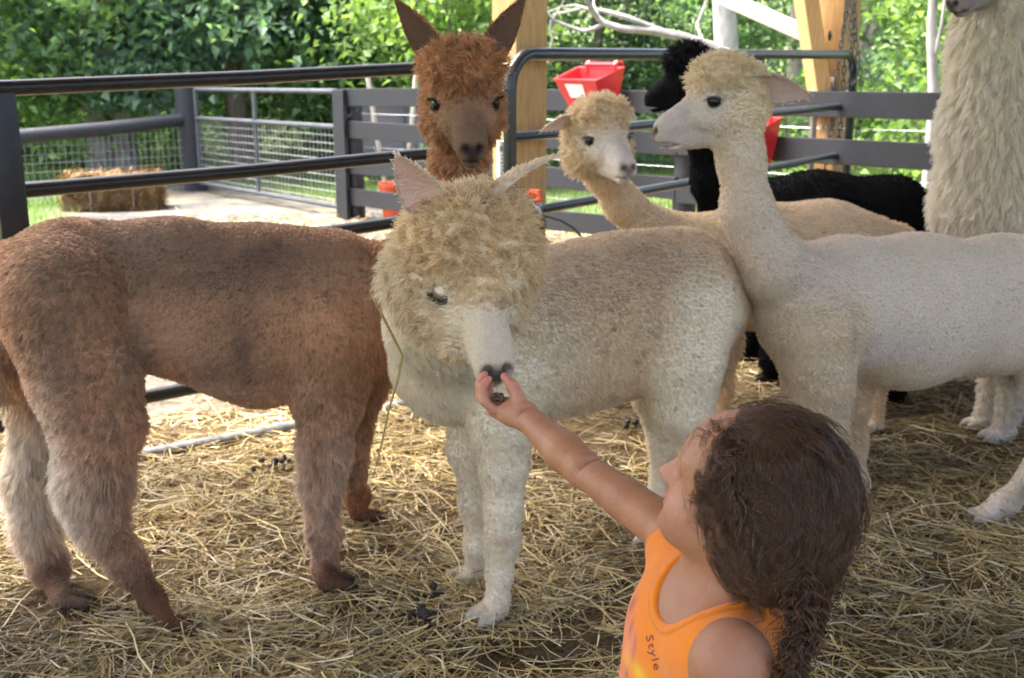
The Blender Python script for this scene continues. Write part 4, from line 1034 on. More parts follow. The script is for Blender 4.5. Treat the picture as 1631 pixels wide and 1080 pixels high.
# ---- the cream alpaca that eats from the child's hand
def feeding_alpaca():
    A = Alpaca((-.07, 2.55), (-.94, -.342))
    body = dict(col=(.74, .585, .39), hl=.010)
    A.chain([((1085, 480), 108), ((1010, 497), 122), ((920, 522), 128), ((830, 540), 130)], sq=.74, k=.06, **body)
    A.chain([((830, 540), 128), ((725, 572), 108)], sq=.85, k=.06, col=IVORY, hl=.011)
    A.chain([((1085, 470), 98), ((1112, 480), 70)], sq=.95, k=.06, **body)
    A.chain([((1128, 420), 30), ((1158, 470), 30), ((1158, 560), 24), ((1150, 610), 12)], k=.03, col=CREAM, hl=.025)       # tail
    # neck swings round towards the camera
    A.chain([((745, 540), 100), (('y', 695, 520, 2.33), 80), (('y', 698, 455, 2.12), 68), (('y', 714, 410, 1.98), 66)], k=.05, col=IVORY, hl=.014)
    # hind legs
    leg = dict(col=IVORY, hl=.009)
    A.chain([((1095, 500, .07), 82), ((1086, 580, .10), 62), ((1088, 650, .11), 44), ((1110, 715, .10), 26)], k=.05, **leg)
    near = gr(1128, 915)
    A.chain([((1110, 715, .10), 26), ((1125, 770, .10), 22), (('w', near[0], near[1], .10), .026), (('w', near[0]-.01, near[1], .03), .027)], k=.03, **leg)
    A.foot(near, A.h, **leg)
    far = gr(1040, 878)
    A.chain([((1060, 540, -.08), 60), ((1035, 625, -.09), 30), ((1056, 715, -.09), 22), ((1046, 800, -.09), 17), (('w', far[0], far[1], .03), .026)], k=.035, **leg)
    A.foot(far+V3(.01, 0, 0), A.h*.8+V3(0, -.4, 0), **leg)
    # front legs
    n = gr(786, 1000); fr = gr(757, 932)
    A.chain([((800, 600, .07), 84), ((799, 680, .10), 52), ((802, 740, .105), 39), ((801, 810, .105), 31), ((798, 862, .105), 30), ((795, 915, .105), 22), ((792, 955, .105), 20), (('w', n[0]+.005, n[1], .035), .027)], k=.03, **leg)
    A.foot(n, A.h*.8+V3(-.1, -.6, 0), r=.028, **leg)
    A.chain([((762, 640, -.08), 62), ((748, 715, -.085), 33), ((757, 800, -.085), 23), ((758, 870, -.085), 18), (('w', fr[0], fr[1], .03), .024)], k=.04, **leg)
    A.foot(fr, A.h, **leg)
    em = at(760, 459, 1.80)
    view = nrm(EYE-em)
    F = nrm(view*.86+V3(.24, 0, 0)+V3(0, 0, -.54))
    A.head(em, F, up=(-.03, 0, 1), sc=1.04, face=(.72, .585, .42), wool=(.74, .57, .345), nose=(.06, .052, .052), top=(1.16, 1.26, 1.08), topoff=(-.026, 0, .004), cheek=1.12,
           hl_top=.030, hl_cheek=.022, lid=.50, eye_out=.0525, muzzle=(.68, .55, .40),
           ears=[(-1, (-.15, -.40, .90), (.8, -.45, .25), .150, .072, (-.055, -.058, .075)), (1, (-.35, .80, .42), (.35, .55, -.6), .165, .055, (-.085, .030, .095))], innercol=(.70, .47, .38))
    A.chain([(('w', *A.headL(-.09, 0, .0)), .100), (('w', *A.headL(-.14, 0, -.05)), .105)], k=.05, col=CREAM, hl=.024, wool=.8)
    A.chain([(('w', *A.headL(-.08, -.075, -.03)), .062), (('w', *A.headL(-.07, -.06, -.085)), .05)], k=.05, col=(.70, .58, .40), hl=.024, wool=.7)
    for (f_, l_, u_, r_, h_) in ((-.004, -.058, -.062, .036, .020), (.036, -.042, -.082, .026, .012), (.012, .05, -.045, .034, .018)):
        A.prims.insert(-2, ellip(A.headL(f_, l_, u_), V3(r_, r_*.8, r_), None, k=.025, col=(.74, .60, .40), hl=h_, wool=.6, comb=-(A.headL(1, 0, -.5)-A.headL(0, 0, 0))))
    A.prims.insert(-2, ellip(A.headL(.020, .012, .030), V3(.034, .046, .028), frame_to(A.headL(1, 0, 0)-A.headL(0, 0, 0)), k=.025, col=(.76, .60, .38), hl=.020, wool=.9, comb=(0, 0, -.6)))
    A.prims.insert(-2, ellip(A.headL(-.012, .052, .024), V3(.045, .036, .05), None, k=.03, col=(.76, .60, .36), hl=.026, wool=1.0, comb=(0, 0, -.4)))
    sp = [(A.on(1050, 400, .05), (.16, .16, .10), (.36, .25, .165), .6), (A.on(960, 440, .1), (.16, .16, .10), (.42, .30, .20), .5), (A.on(880, 470, .12), (.07, .1, .12), (.46, .33, .22), .4),
          (A.on(800, 862, .14), (.04, .04, .02), (.42, .29, .17), .7), (A.on(800, 985, .12), (.05, .05, .05), (.38, .29, .2), .5), (A.on(760, 790, -.08), (.03, .05, .10), (.5, .37, .22), .5)]
    return A.build('cream alpaca with a woolly head bending down to eat from the child\'s hand', 170000, vs=.005, width=.00065, lumps=.006, shade=mottled(.14, sp), clump=.010, vary=.26)

# ---- the brown alpaca side-on behind it
def brown_alpaca():
    A = Alpaca((-.46, 2.80), (.951, .309))
    br = (.53, .325, .19); body = dict(col=br, hl=.009)
    A.chain([((40, 472), 86), ((110, 465), 110), ((270, 472), 120), ((420, 502), 142), ((525, 492), 118)], sq=.72, k=.05, **body)
    A.chain([((525, 485), 112), ((585, 500), 90)], sq=.8, k=.06, **body)
    A.chain([((20, 415), 28), ((-12, 470), 30), ((-8, 580), 26), ((2, 640), 14)], k=.03, col=(.52, .36, .22), hl=.04)
    # neck and head
    A.chain([((590, 478), 86), (('y', 668, 430, 2.80), 60), (('y', 716, 340, 2.72), 47), (('y', 730, 255, 2.62), 46), (('y', 738, 200, 2.58), 46)], k=.05, col=(.44, .24, .125), hl=.02, wool=.5)
    em = at(741, 164, 2.47); view = nrm(EYE-em)
    A.head(em, nrm(view*.9+V3(.10, 0, -.24)), up=(-.02, 0, 1), sc=1.0, face=(.37, .21, .115), wool=(.40, .205, .095), nose=(.03, .022, .02), muzzle=(.21, .125, .078),
           top=(1.02, 1.1, 1.05), topoff=(.008, 0, .008), cheek=1.08, hl_top=.032, hl_cheek=.022, lid=.05, eye_out=.0555,
           ears=[(1, (-.12, .46, .90), (.85, .35, .2), .185, .075), (-1, (-.12, -.46, .90), (.75, -.6, .2), .185, .075)], earcol=(.26, .125, .055), innercol=(.15, .09, .06))
    # hind legs with pale shag behind
    shag = (.88, .76, .60); legb = (.40, .25, .16)
    hn = gr(282, 1012)
    A.chain([((100, 480, -.09), 106), ((136, 600, -.12), 86), ((158, 680, -.13), 72)], k=.035, col=br, hl=.012)
    A.chain([((158, 680, -.13), 74), ((150, 760, -.13), 60), ((158, 835, -.13), 46)], k=.05, col=(.58, .43, .31), hl=.035, comb=(-.3, 0, -1))
    A.chain([((160, 835, -.13), 42), ((205, 900, -.13), 27), ((243, 955, -.13), 20), (('w', hn[0]-.02, hn[1], .03), .022)], k=.03, col=(.22, .10, .05), hl=.008, cols=[(.42, .28, .18), (.13, .066, .038), (.10, .050, .028)], hls=[.018, .006, .004])
    A.foot(hn+V3(-.02, 0, 0), A.h, col=(.10, .050, .028), hl=.005)
    hf = gr(100, 975)
    A.chain([((70, 540, .09), 80), ((62, 660, .10), 48), ((48, 760, .10), 46), ((56, 840, .10), 38), ((78, 900, .10), 24), (('w', hf[0], hf[1], .03), .025)], k=.04, hls=[.014, .03, .04, .035, .01], col=shag, cols=[br, shag, shag, (.5, .36, .25), (.13, .066, .038)], comb=(-.2, 0, -1))
    A.foot(hf, A.h, col=(.10, .050, .028), hl=.005)
    fn = gr(519, 958); ff = gr(571, 840)
    A.chain([((535, 540, -.08), 90), ((523, 640, -.10), 58), ((516, 710, -.11), 47), ((512, 780, -.11), 37), ((516, 845, -.11), 25), ((517, 905, -.11), 18), (('w', fn[0], fn[1], .03), .023)], k=.035, cols=[br, (.42, .27, .17), (.58, .41, .28), (.56, .40, .28), (.42, .27, .18), (.13, .066, .038)], hls=[.010, .016, .026, .022, .012, .005], col=br, comb=(0, 0, -1))
    A.foot(fn, A.h, col=(.10, .050, .028), hl=.005)
    A.chain([((570, 600, .09), 60), ((556, 690, .10), 34), ((556, 750, .10), 25), (('w', ff[0], ff[1], .10), .03), (('w', ff[0], ff[1], .03), .026)], k=.04, cols=[(.42, .26, .16), (.44, .3, .19), (.25, .12, .06), (.22, .1, .05)], hls=[.016, .02, .008, .006], col=br)
    A.foot(ff, A.h, col=(.10, .050, .028), hl=.005)
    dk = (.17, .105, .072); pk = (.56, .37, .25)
    sp = [(A.on(370, 420, -.16), (.30, .3, .09), dk, .95), (A.on(250, 380, -.1), (.22, .3, .06), (.27, .185, .13), .8), (A.on(90, 430, -.1), (.10, .3, .12), (.24, .155, .105), .6),  # the paler spot on the back is top sheen painted into the fleece colour
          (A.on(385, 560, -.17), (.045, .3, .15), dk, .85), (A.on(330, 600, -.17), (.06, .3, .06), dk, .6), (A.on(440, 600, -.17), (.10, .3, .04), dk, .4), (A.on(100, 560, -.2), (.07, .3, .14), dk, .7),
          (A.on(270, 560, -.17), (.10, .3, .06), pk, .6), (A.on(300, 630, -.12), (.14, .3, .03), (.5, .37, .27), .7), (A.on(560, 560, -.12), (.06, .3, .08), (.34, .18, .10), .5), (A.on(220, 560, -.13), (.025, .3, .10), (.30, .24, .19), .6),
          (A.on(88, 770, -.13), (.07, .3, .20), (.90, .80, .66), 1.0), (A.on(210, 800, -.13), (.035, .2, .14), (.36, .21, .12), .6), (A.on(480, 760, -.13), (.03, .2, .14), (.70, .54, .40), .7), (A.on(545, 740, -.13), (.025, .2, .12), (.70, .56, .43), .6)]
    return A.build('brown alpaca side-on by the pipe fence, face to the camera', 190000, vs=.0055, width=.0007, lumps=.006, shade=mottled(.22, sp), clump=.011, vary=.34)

# ---- the shorn ivory alpaca in profile
def profile_alpaca():
    A = Alpaca((.80, 2.80), (-.906, -.423))
    body = dict(col=(.66, .55, .42), hl=.0068)
    A.chain([((1335, 488), 108), ((1450, 496), 118), ((1590, 486), 106), ((1730, 476), 100), ((1800, 476), 76)], sq=.74, k=.06, **body)
    A.chain([((1335, 485), 100), ((1270, 490), 78)], sq=.8, k=.06, **body)
    A.chain([((1300, 470), 84), (('y', 1234, 428, 2.70), 56), (('y', 1190, 335, 2.70), 42), (('y', 1180, 250, 2.72), 37), (('y', 1172, 200, 2.74), 40)], k=.035, col=(.67, .55, .41), hl=.008)
    em = at(1131, 160, 2.74)
    A.head(em, (-.97, -.12, -.06), sc=1.02, face=(.68, .58, .46), wool=(.74, .60, .38), nose=(.13, .095, .085), muzzle=(.58, .49, .41), top=(1.0, .92, .86), topoff=(.004, 0, -.006), cheek=.88,
           hl_top=.03, hl_cheek=.010, lid=.2, eye_out=.0495, ears=[(1, (-.95, .28, -.10), (.1, .85, -.45), .155, .085, (-.062, .052, .022)), (-1, (-.9, -.4, .15), (.1, -.9, -.3), .14, .055)], innercol=(.5, .36, .30))
    leg = dict(col=(.64, .52, .37), hl=.012)
    f1 = A.on(1292, 850, .10); f1 = V3(f1[0], f1[1], 0); f2 = A.on(1360, 800, -.1); f2 = V3(f2[0], f2[1], 0)
    A.chain([((1300, 540, .08), 82), ((1303, 610, .11), 56), ((1302, 680, .11), 46), ((1300, 760, .11), 34), (('w', f1[0], f1[1], .16), .028), (('w', f1[0], f1[1], .03), .028)], k=.045, hls=[.009, .02, .02, .012, .008], **leg)
    A.foot(f1, A.h, **leg)
    A.chain([((1350, 560, -.08), 60), ((1352, 640, -.10), 36), ((1352, 700, -.10), 26), (('w', f2[0], f2[1], .16), .026), (('w', f2[0], f2[1], .03), .026)], k=.045, hls=[.01, .018, .012, .008], **leg)
    A.foot(f2, A.h, **leg)
    h1 = gr(1572, 832)
    A.chain([((1720, 500, .08), 95), ((1690, 600, .11), 60), ((1680, 680, .11), 34), ((1648, 760, .11), 24), (('w', h1[0]+.045, h1[1], .06), .03), (('w', h1[0], h1[1], .032), .027)], k=.04, col=(.66, .58, .48), hl=.008)
    A.foot(h1+V3(.012, 0, 0), V3(-.95, -.15, 0), col=(.64, .55, .45), hl=.004, r=.03)
    h2 = V3(1.72, 3.33, 0)
    A.chain([((1740, 520, -.08), 80), (('w', 1.66, 3.3, .42), .06), (('w', 1.76, 3.32, .26), .035), (('w', h2[0], h2[1], .03), .026)], k=.04, col=(.66, .58, .48), hl=.008)
    A.foot(h2, A.h, col=(.64, .55, .45), hl=.004)
    sp = [(A.on(1330, 420, .1), (.12, .2, .06), (.50, .43, .37), .5), (A.on(1420, 560, .14), (.2, .2, .08), (.58, .50, .43), .5), (A.on(1250, 420, .05), (.06, .2, .1), (.55, .46, .36), .5),
          (A.on(1330, 530, .14), (.04, .2, .05), (.62, .49, .31), .6), (A.on(1355, 640, -.1), (.06, .1, .12), (.60, .42, .21), .7), (A.on(1400, 585, .05), (.12, .2, .03), (.62, .49, .30), .7), (A.on(1352, 525, .15), (.012, .2, .05), (.3, .22, .15), .5)]
    return A.build('shorn ivory alpaca in profile with a blond topknot and its ear laid back', 150000, vs=.0055, width=.00065, lumps=.003, shade=mottled(.10, sp), clump=.008, vary=.16)

# ---- the cream alpaca behind, head turned to the camera
def watching_alpaca():
    A = Alpaca((.78, 3.72), (-.985, -.17))
    body = dict(col=(.64, .51, .345), hl=.011)
    A.chain([((1110, 420), 74), ((1200, 424), 96), ((1310, 426), 102), ((1400, 432), 84)], sq=.76, k=.06, **body)
    A.chain([((1390, 370), 26), ((1430, 385), 26), ((1452, 430), 22)], k=.03, col=(.68, .5, .32), hl=.02)
    A.chain([((1120, 405), 64), (('y', 1045, 372, 3.66), 40), (('y', 990, 322, 3.6), 29), (('y', 960, 275, 3.54), 29), (('y', 953, 240, 3.52), 30)], k=.05, col=(.66, .52, .34), hl=.011)
    em = at(967, 221, 3.42); view = nrm(EYE-em)
    A.head(em, nrm(view*.85+V3(.42, 0, -.14)), sc=1.04, up=(-.05, 0, 1), face=(.72, .63, .52), wool=(.66, .52, .32), nose=(.17, .12, .10), muzzle=(.72, .64, .56), top=(1.0, 1.05, .98), topoff=(-.012, 0, .004), cheek=1.22,
           hl_top=.03, hl_cheek=.024, lid=.12, eye_out=.0515, ears=[(-1, (-.35, -.9, -.18), (.7, -.2, -.5), .13, .055), (1, (-.5, .8, -.1), (.7, .3, -.3), .12, .05)], innercol=(.62, .48, .40))
    for (px, v) in ((1122, .09), (1150, -.09), (1370, .09), (1400, -.09)):
        f = A.on(px, 600, v); f = V3(f[0], f[1], 0)
        A.chain([((px+5, 470, v), 46), ((px, 540, v), 30), (('w', f[0], f[1], .2), .03), (('w', f[0], f[1], .03), .027)], k=.04, col=(.68, .52, .33), hl=.013)
        A.foot(f, A.h, col=(.6, .5, .38), hl=.005)
    return A.build('cream alpaca standing behind the pair, its fluffy face turned to the camera', 75000, vs=.007, width=.0009, lumps=.004, shade=mottled(.1), clump=.012)

# ---- the black alpaca at the gate
def black_alpaca():
    A = Alpaca((1.0, 4.55), (-.98, .2))
    bk = (.010, .0095, .010); body = dict(col=bk, hl=.014)
    A.chain([((1175, 350), 66), ((1300, 352), 76), ((1420, 356), 72), ((1450, 365), 56)], sq=.78, k=.06, **body)
    A.chain([((1180, 340), 58), (('y', 1136, 290, 4.5), 34), (('y', 1122, 220, 4.48), 28), (('y', 1112, 150, 4.46), 28)], k=.05, **body)
    em = at(1083, 124, 4.42)
    A.head(em, (-.97, -.1, -.12), sc=1.05, face=bk, wool=bk, nose=(.006, .006, .006), top=(1.0, 1, .95), cheek=1.0, hl_top=.04, hl_face=.008, hl_cheek=.02, lid=.2,
           ears=[(1, (-.8, .5, .1), (.1, .8, -.4), .13, .05), (-1, (-.8, -.5, .1), (.1, -.8, -.4), .13, .05)], innercol=bk)
    for q, (px, v) in zip((gr(1195, 578), V3(1.1, 4.5, 0), gr(1420, 642), V3(1.66, 4.62, 0)), ((1190, -.09), (1200, .09), (1425, .09), (1425, -.09))):
        A.chain([((px, 400, v), 40), (('w', q[0], q[1], .32), .055), (('w', q[0], q[1], .12), .045), (('w', q[0], q[1], .03), .036)], k=.04, col=bk, hl=.025)
        A.foot(q, A.h, col=bk, hl=.01)
    return A.build('black alpaca standing behind the others with only head and back showing', 60000, vs=.008, width=.001, lumps=.004, clump=.014)

# ---- the tall white alpaca whose neck fills the edge
def tall_alpaca():
    A = Alpaca((1.72, 3.80), (-.99, .1))
    W = (.82, .75, .60); body = dict(col=W, hl=.04)
    A.chain([((1610, 470), 95), ((1720, 470), 110), ((1850, 470), 100), ((1900, 470), 80)], sq=.8, k=.06, **body)
    dn = (-.1, 0, -1.2)
    A.chain([((1590, 440), 88), (('y', 1582, 330, 3.74), 96), (('y', 1582, 200, 3.72), 86), (('y', 1588, 80, 3.72), 76), (('y', 1590, -40, 3.72), 72)], k=.05, col=W, hl=.045, comb=dn)
    em = at(1562, -46, 3.62)
    A.head(em, (-.86, -.45, -.30), sc=1.0, face=(.66, .6, .52), wool=W, nose=(.04, .035, .032), muzzle=(.30, .25, .22), top=(1.1, 1.1, 1.1), cheek=1.1, hl_top=.05, hl_cheek=.035, lid=.2,
           ears=[(1, (-.2, .4, .9), (.9, .3, .2), .15, .05), (-1, (-.2, -.4, .9), (.9, -.3, .2), .15, .05)])
    f1 = gr(1590, 706)
    for q, v in ((f1, .1), (V3(1.75, 3.95, 0), -.1), (V3(2.42, 3.68, 0), .1), (V3(2.45, 3.88, 0), -.1)):
        A.chain([(('w', q[0]+.05, q[1], .55), .1), (('w', q[0]+.03, q[1], .34), .06), (('w', q[0]+.03, q[1], .16), .038), (('w', q[0]+.01, q[1], .035), .034)], k=.04, col=(.68, .62, .52), hl=.022)
        A.foot(q, (-1, -.2, 0), r=.032, col=(.62, .56, .48), hl=.006)
    sp = [(V3(f1[0]+.02, f1[1]-.05, .3), (.05, .1, .07), (.22, .14, .08), .8)]
    return A.build('tall white alpaca with a long shaggy neck, its head above the picture edge', 90000, vs=.008, width=.0008, lumps=.005, shade=mottled(.08, sp), K=5, clump=.022, vary=.1)
feeding_alpaca(); brown_alpaca(); profile_alpaca(); watching_alpaca(); black_alpaca(); tall_alpaca()
# ================================================================== THE CHILD
M_SKIN = tint_mat('skin', rough=.48, spec=.4, sss=.15, var=.10, bscale=260, bump=.22)
M_SHIRT = tint_mat('orange cotton', rough=.85, spec=.15, sheen=.3, var=.05, bscale=700, bump=.25)
M_HAIRCAP = tint_mat('hair mass', rough=.8, spec=.1, var=.3)
M_HAIR = tint_mat('brown hair strands', rough=.3, spec=.55, hair=True, trans=.12)
def child():
    C = at(1192, 784, 1.22); F = nrm((-.81, .51, .24)); up = nrm((.05, -.05, 1)); R = frame_to(F, up); s = 1.0
    L = lambda f, l, u: C+R @ (V3(f, l, u)*s)
    sk = dict(col=(.43, .195, .10), hl=0.); P = []; E = P.append
    ck = dict(col=(.49, .22, .125), hl=0.)
    E(ellip(L(-.012, 0, .018), V3(.088, .072, .086), R, k=.02, **sk)); E(ellip(L(.03, 0, -.03), V3(.058, .056, .066), R, k=.03, **sk)); E(ellip(L(.038, 0, .030), V3(.044, .052, .046), R, k=.03, **sk))
    for q in (-1, 1):
        E(ellip(L(.047, q*.034, -.043), V3(.032, .028, .031), R, k=.02, **ck)); E(rcone(L(.0, q*.046, -.055), .022, L(.06, q*.014, -.076), .02, k=.025, **sk))
        E(ellip(L(.089, q*.0095, -.026), V3(.0085, .0075, .0065), R, k=.006, col=(.49, .235, .15)))
        E(ellip(L(-.012, q*.072, -.012), V3(.019, .009, .028), R @ rot_axis((0, 0, 1), -q*.35), k=.008, col=(.5, .235, .15)))
        E(ellip(L(.064, q*.028, .022), V3(.012, .02, .007), R, k=.014, **sk))
    E(rcone(L(.083, 0, .002), .0085, L(.101, 0, -.021), .0105, k=.012, **ck))
    E(ellip(L(.087, 0, -.044), V3(.011, .019, .006), R, k=.006, col=(.42, .15, .11))); E(ellip(L(.084, 0, -.055), V3(.011, .017, .0065), R, k=.005, col=(.44, .16, .12))); E(ellip(L(.073, 0, -.078), V3(.021, .022, .018), R, k=.015, **sk))
    # neck, torso
    Ft = nrm((-.95, -.30, 0)); Lt = V3(-Ft[1], Ft[0], 0); Rt = np.stack((Ft, Lt, V3(0, 0, 1)), 1)
    NB = at(1163, 918, 1.225); SR = at(1072, 850, 1.385); SL = at(1166, 1060, 1.115)
    mid = (SR+SL)/2; T = lambda f, l, u: V3(mid[0], mid[1], 0)+Rt @ V3(f, l, u)
    E(rcone(L(-.025, 0, -.05), .042, NB, .043, k=.025, **sk)); E(rcone(NB, .046, NB+V3(0, 0, -.06), .07, k=.03, **sk))
    torso = []
    tE = torso.append
    tE(rcone(NB+V3(0, 0, -.035), .034, SL+V3(-.01, .035, -.005), .036, k=.03, **sk)); tE(rcone(NB+V3(0, 0, -.035), .034, SR+V3(.0, -.03, -.012), .034, k=.03, **sk))
    tE(ellip(T(.005, 0, .63), V3(.074, .108, .11), Rt, k=.04, **sk)); tE(ellip(T(.012, 0, .50), V3(.082, .096, .13), Rt, k=.04, **sk)); tE(ellip(T(.0, 0, .40), V3(.085, .105, .09), Rt, k=.04, **sk))
    P += torso
    # arms
    EL = at(930, 748, 1.53); WR = at(835, 662, 1.655)
    dk = dict(col=(.40, .18, .098))
    E(rcone(SR, .035, SR+(EL-SR)*.5, .0295, k=.02, **sk)); E(rcone(SR+(EL-SR)*.5, .0295, EL, .026, k=.010, **sk)); E(rcone(EL, .027, EL+(WR-EL)*.32, .029, k=.010, **sk)); E(rcone(EL+(WR-EL)*.32, .029, WR, .0195, k=.012, **sk))
    E(ellip(SL, V3(.044, .042, .05), Rt, k=.03, **dk)); e2 = SL+V3(.01, -.005, -.155); w2 = e2+Ft*.09+V3(0, 0, -.10)
    E(rcone(SL, .041, e2, .032, k=.02, **dk)); E(rcone(e2, .032, w2, .022, k=.015, **dk)); h2 = w2+nrm(w2-e2)*.05; E(rcone(w2, .021, h2, .02, k=.01, n=Lt, sq=.6, **dk))
    for i in range(4): b = h2+Ft*(.012*(1.5-i)); E(rcone(b, .0068, b+V3(0, 0, -.028)+Ft*.01, .0062, k=.003, **dk)); E(rcone(b+V3(0, 0, -.028)+Ft*.01, .0062, b+V3(0, .004, -.05)+Ft*.004, .005, k=.003, **dk))
    E(rcone(w2+Ft*.018, .009, h2+Ft*.04+V3(0, 0, .0), .0065, k=.006, **dk))
    # right hand: cupped, five fingers
    hc = dict(col=(.54, .245, .145)); tipc = dict(col=(.58, .22, .145))
    E(rcone(WR, .0225, at(816, 656, 1.672), .021, k=.012, **hc)); E(rcone(at(816, 656, 1.672), .0205, at(790, 650, 1.688), .0165, k=.012, **hc)); E(rcone(at(806, 648, 1.70), .016, at(790, 642, 1.708), .012, k=.012, **hc))
    fingers = [[(786, 652, 1.668), (770, 638, 1.668), (768, 617, 1.672), (778, 604, 1.680)], [(786, 650, 1.683), (766, 633, 1.684), (764, 611, 1.688), (772, 596, 1.694)],
               [(789, 646, 1.698), (771, 630, 1.700), (769, 611, 1.703), (777, 599, 1.706)], [(794, 641, 1.712), (781, 628, 1.714), (779, 614, 1.714), (785, 605, 1.713)]]
    for fi, pts in enumerate(fingers):
        q = [at(*p) for p in pts]; r0 = (.0082, .0084, .008, .0068)[fi]
        for i in range(3): E(rcone(q[i], r0*(1-.08*i), q[i+1], r0*(1-.08*(i+1)), k=.0035, **(tipc if i == 2 else hc)))
    q = [at(*p) for p in ((824, 652, 1.662), (826, 634, 1.664), (817, 616, 1.672), (804, 600, 1.680))]
    for i, (ra, rb) in enumerate(((.0135, .0105), (.0105, .0092), (.0092, .0072))): E(rcone(q[i], ra, q[i+1], rb, k=.006, **(tipc if i == 2 else hc)))
    E(ellip(at(794, 629, 1.682), (.0165, .017, .0165), k=.006, op='-'))
    # legs, to the floor
    for q in (-1, 1):
        hp = T(.0, q*.05, .38); kn = T(.015, q*.052, .22); an = T(-.005, q*.05, .05)
        E(rcone(hp, .062, kn, .042, k=.02, **sk)); E(rcone(kn, .042, kn+(an-kn)*.35, .041, k=.015, **sk)); E(rcone(kn+(an-kn)*.35, .041, an, .027, k=.015, **sk)); E(rcone(an+V3(0, 0, -.02), .026, an+Ft*.09+V3(0, 0, -.03), .02, k=.02, **sk))
    for q in (-1, 1): E(ellip(L(.083, q*.03, .003), V3(.016, .019, .010), R, k=.010, op='-')); 
    E(ellip(L(.094, 0, -.0495), V3(.016, .017, .0014), R, k=.003, op='-'))
    for q in (-1, 1): E(ellip(L(-.006, q*.082, -.010), V3(.009, .007, .015), R, k=.006, op='-'))
    ea = nrm(WR-EL); 
    E(ellip(EL+V3(0, -.024, .026), V3(.0020, .022, .014), frame_to(ea), k=.012, op='-')); E(ellip(WR+V3(-.004, -.018, .018), V3(.0016, .016, .010), frame_to(ea), k=.010, op='-'))
    V, Q = surface(P, .003)
    col, _, _, _ = field_attrs(P, V, tau=.008)
    n1 = fbm(V, 20, 3, 4); col = col*(1+.12*n1)[:, None]*(1+.05*fbm(V, 90, 2, 6)[:, None]*np.array((.3, 1, 1.2)))
    def spot(c, r, cc, st):
        g = np.clip(np.exp(-(np.linalg.norm(V-c, axis=1)/r)**2)*st, 0, 1)[:, None]; col[:] = col*(1-g)+np.array(cc)*g
    spot(L(.06, .045, -.035), .024, (.56, .25, .18), .5); spot(L(.06, -.045, -.035), .024, (.56, .25, .18), .5); spot(L(.1, 0, -.02), .012, (.55, .24, .17), .5)
    o = link('person', mesh_np('person', V, Q, M_SKIN, True, col)); tag(o, 'small child in an orange tank top holding pellets up to the cream alpaca', 'person')
    # eyes
    mw = plain('eye white', (.75, .72, .68), rough=.15); mi = plain('brown iris', (.06, .03, .015), rough=.1)
    for q in (-1, 1):
        c = L(.0615, q*.030, .003); d = nrm(R @ V3(.97, q*.12, .1)); mbe = MB(); n_ = 14; rr = .0118
        def cap(a0, a1, nm, mt, r_, par):
            Fq = frame_to(d, (0, 0, 1)); v, f = [], []; m_ = 8
            for i in range(m_):
                a = a0+(a1-a0)*i/(m_-1)
                for j in range(n_): t = 2*math.pi*j/n_; v.append(c+r_*(Fq @ V3(math.cos(a), math.sin(a)*math.cos(t), math.sin(a)*math.sin(t))))
            for i in range(m_-1):
                for j in range(n_): f.append((i*n_+j, i*n_+(j+1) % n_, (i+1)*n_+(j+1) % n_, (i+1)*n_+j))
            return MB().add(v, f).build(nm, mt, par, True)
        e = cap(.02, math.pi-.02, 'eye', mw, rr, o); cap(.0, .52, 'iris', mi, rr*1.02, e)
    # ---- tank top
    inf = []
    for p in torso:
        if p.kind == 'c': inf.append(rcone(p.a, p.ra+.005, p.b, p.rb+.005, k=.035))
        else: inf.append(ellip(p.a, p.ra+.006, p.R, k=.045))
    inf.append(rcone(NB+V3(0, 0, -.025), .055, NB+V3(0, 0, -.07), .078, k=.03)); inf.append(rcone(SL+V3(0, .01, .0), .044, SL+V3(-.01, .05, -.02), .05, k=.03))
    inf.append(ellip(T(.0, 0, .42), V3(.105, .118, .13), Rt, k=.05))
    holes = []
    nc = NB+Ft*.030+V3(0, 0, .012)
    Rn = frame_to(nrm(Ft*.9+V3(0, 0, -.30)))
    holes.append(ellip(nc, V3(.083, .054, .070), Rn, k=.006, op='-'))
    holes.append(ellip(SL+Lt*.056+V3(0, 0, -.026), V3(.050, .066, .058), Rt, k=.006, op='-')); holes.append(ellip(SR-Lt*.045+V3(0, 0, -.02), V3(.055, .066, .07), Rt, k=.006, op='-'))
    Vs, Qs = surface(inf+holes, .003)
    base = np.tile(np.array((.88, .235, .010)), (len(Vs), 1)); band = np.min([pd(h, Vs) for h in holes], axis=0)
    seam = np.exp(-((band-.0125)/.0018)**2); base *= (1-.28*seam)[:, None]; inner = np.clip((.0035-band)/.004, 0, 1)*.0; 
    nv = vnormals(Vs, Qs); Vs = Vs+nv*(.0018*np.exp(-((band-.006)/.006)**2)+.0025*fbm(Vs*V3(1, 1, .6), 22, 2, 8)*np.clip(band/.02, 0, 1))[:, None]
    def sspot(c, r, cc, st=.45):
        g = np.clip(np.exp(-(((Vs-c)/np.asarray(r))**2).sum(1))*st*1.6, 0, 1)*(fbm(Vs, 60, 2, 3)*.5+.8); g = np.clip(g, 0, 1)[:, None]; base[:] = base*(1-g)+np.array(cc)*g
    from mathutils.bvhtree import BVHTree
    bvh = BVHTree.FromPolygons([tuple(v) for v in Vs], [tuple(map(int, q)) for q in Qs])
    def hit(px, py):
        h = bvh.ray_cast(Vector(EYE), Vector(nrm(ray(px, py)))); return None if h[0] is None else (np.array(h[0]), np.array(h[1]))
    def edge_hit(py, x0=980):
        for px in range(x0, 1160, 2):
            h = hit(px, py)
            if h: return px, h
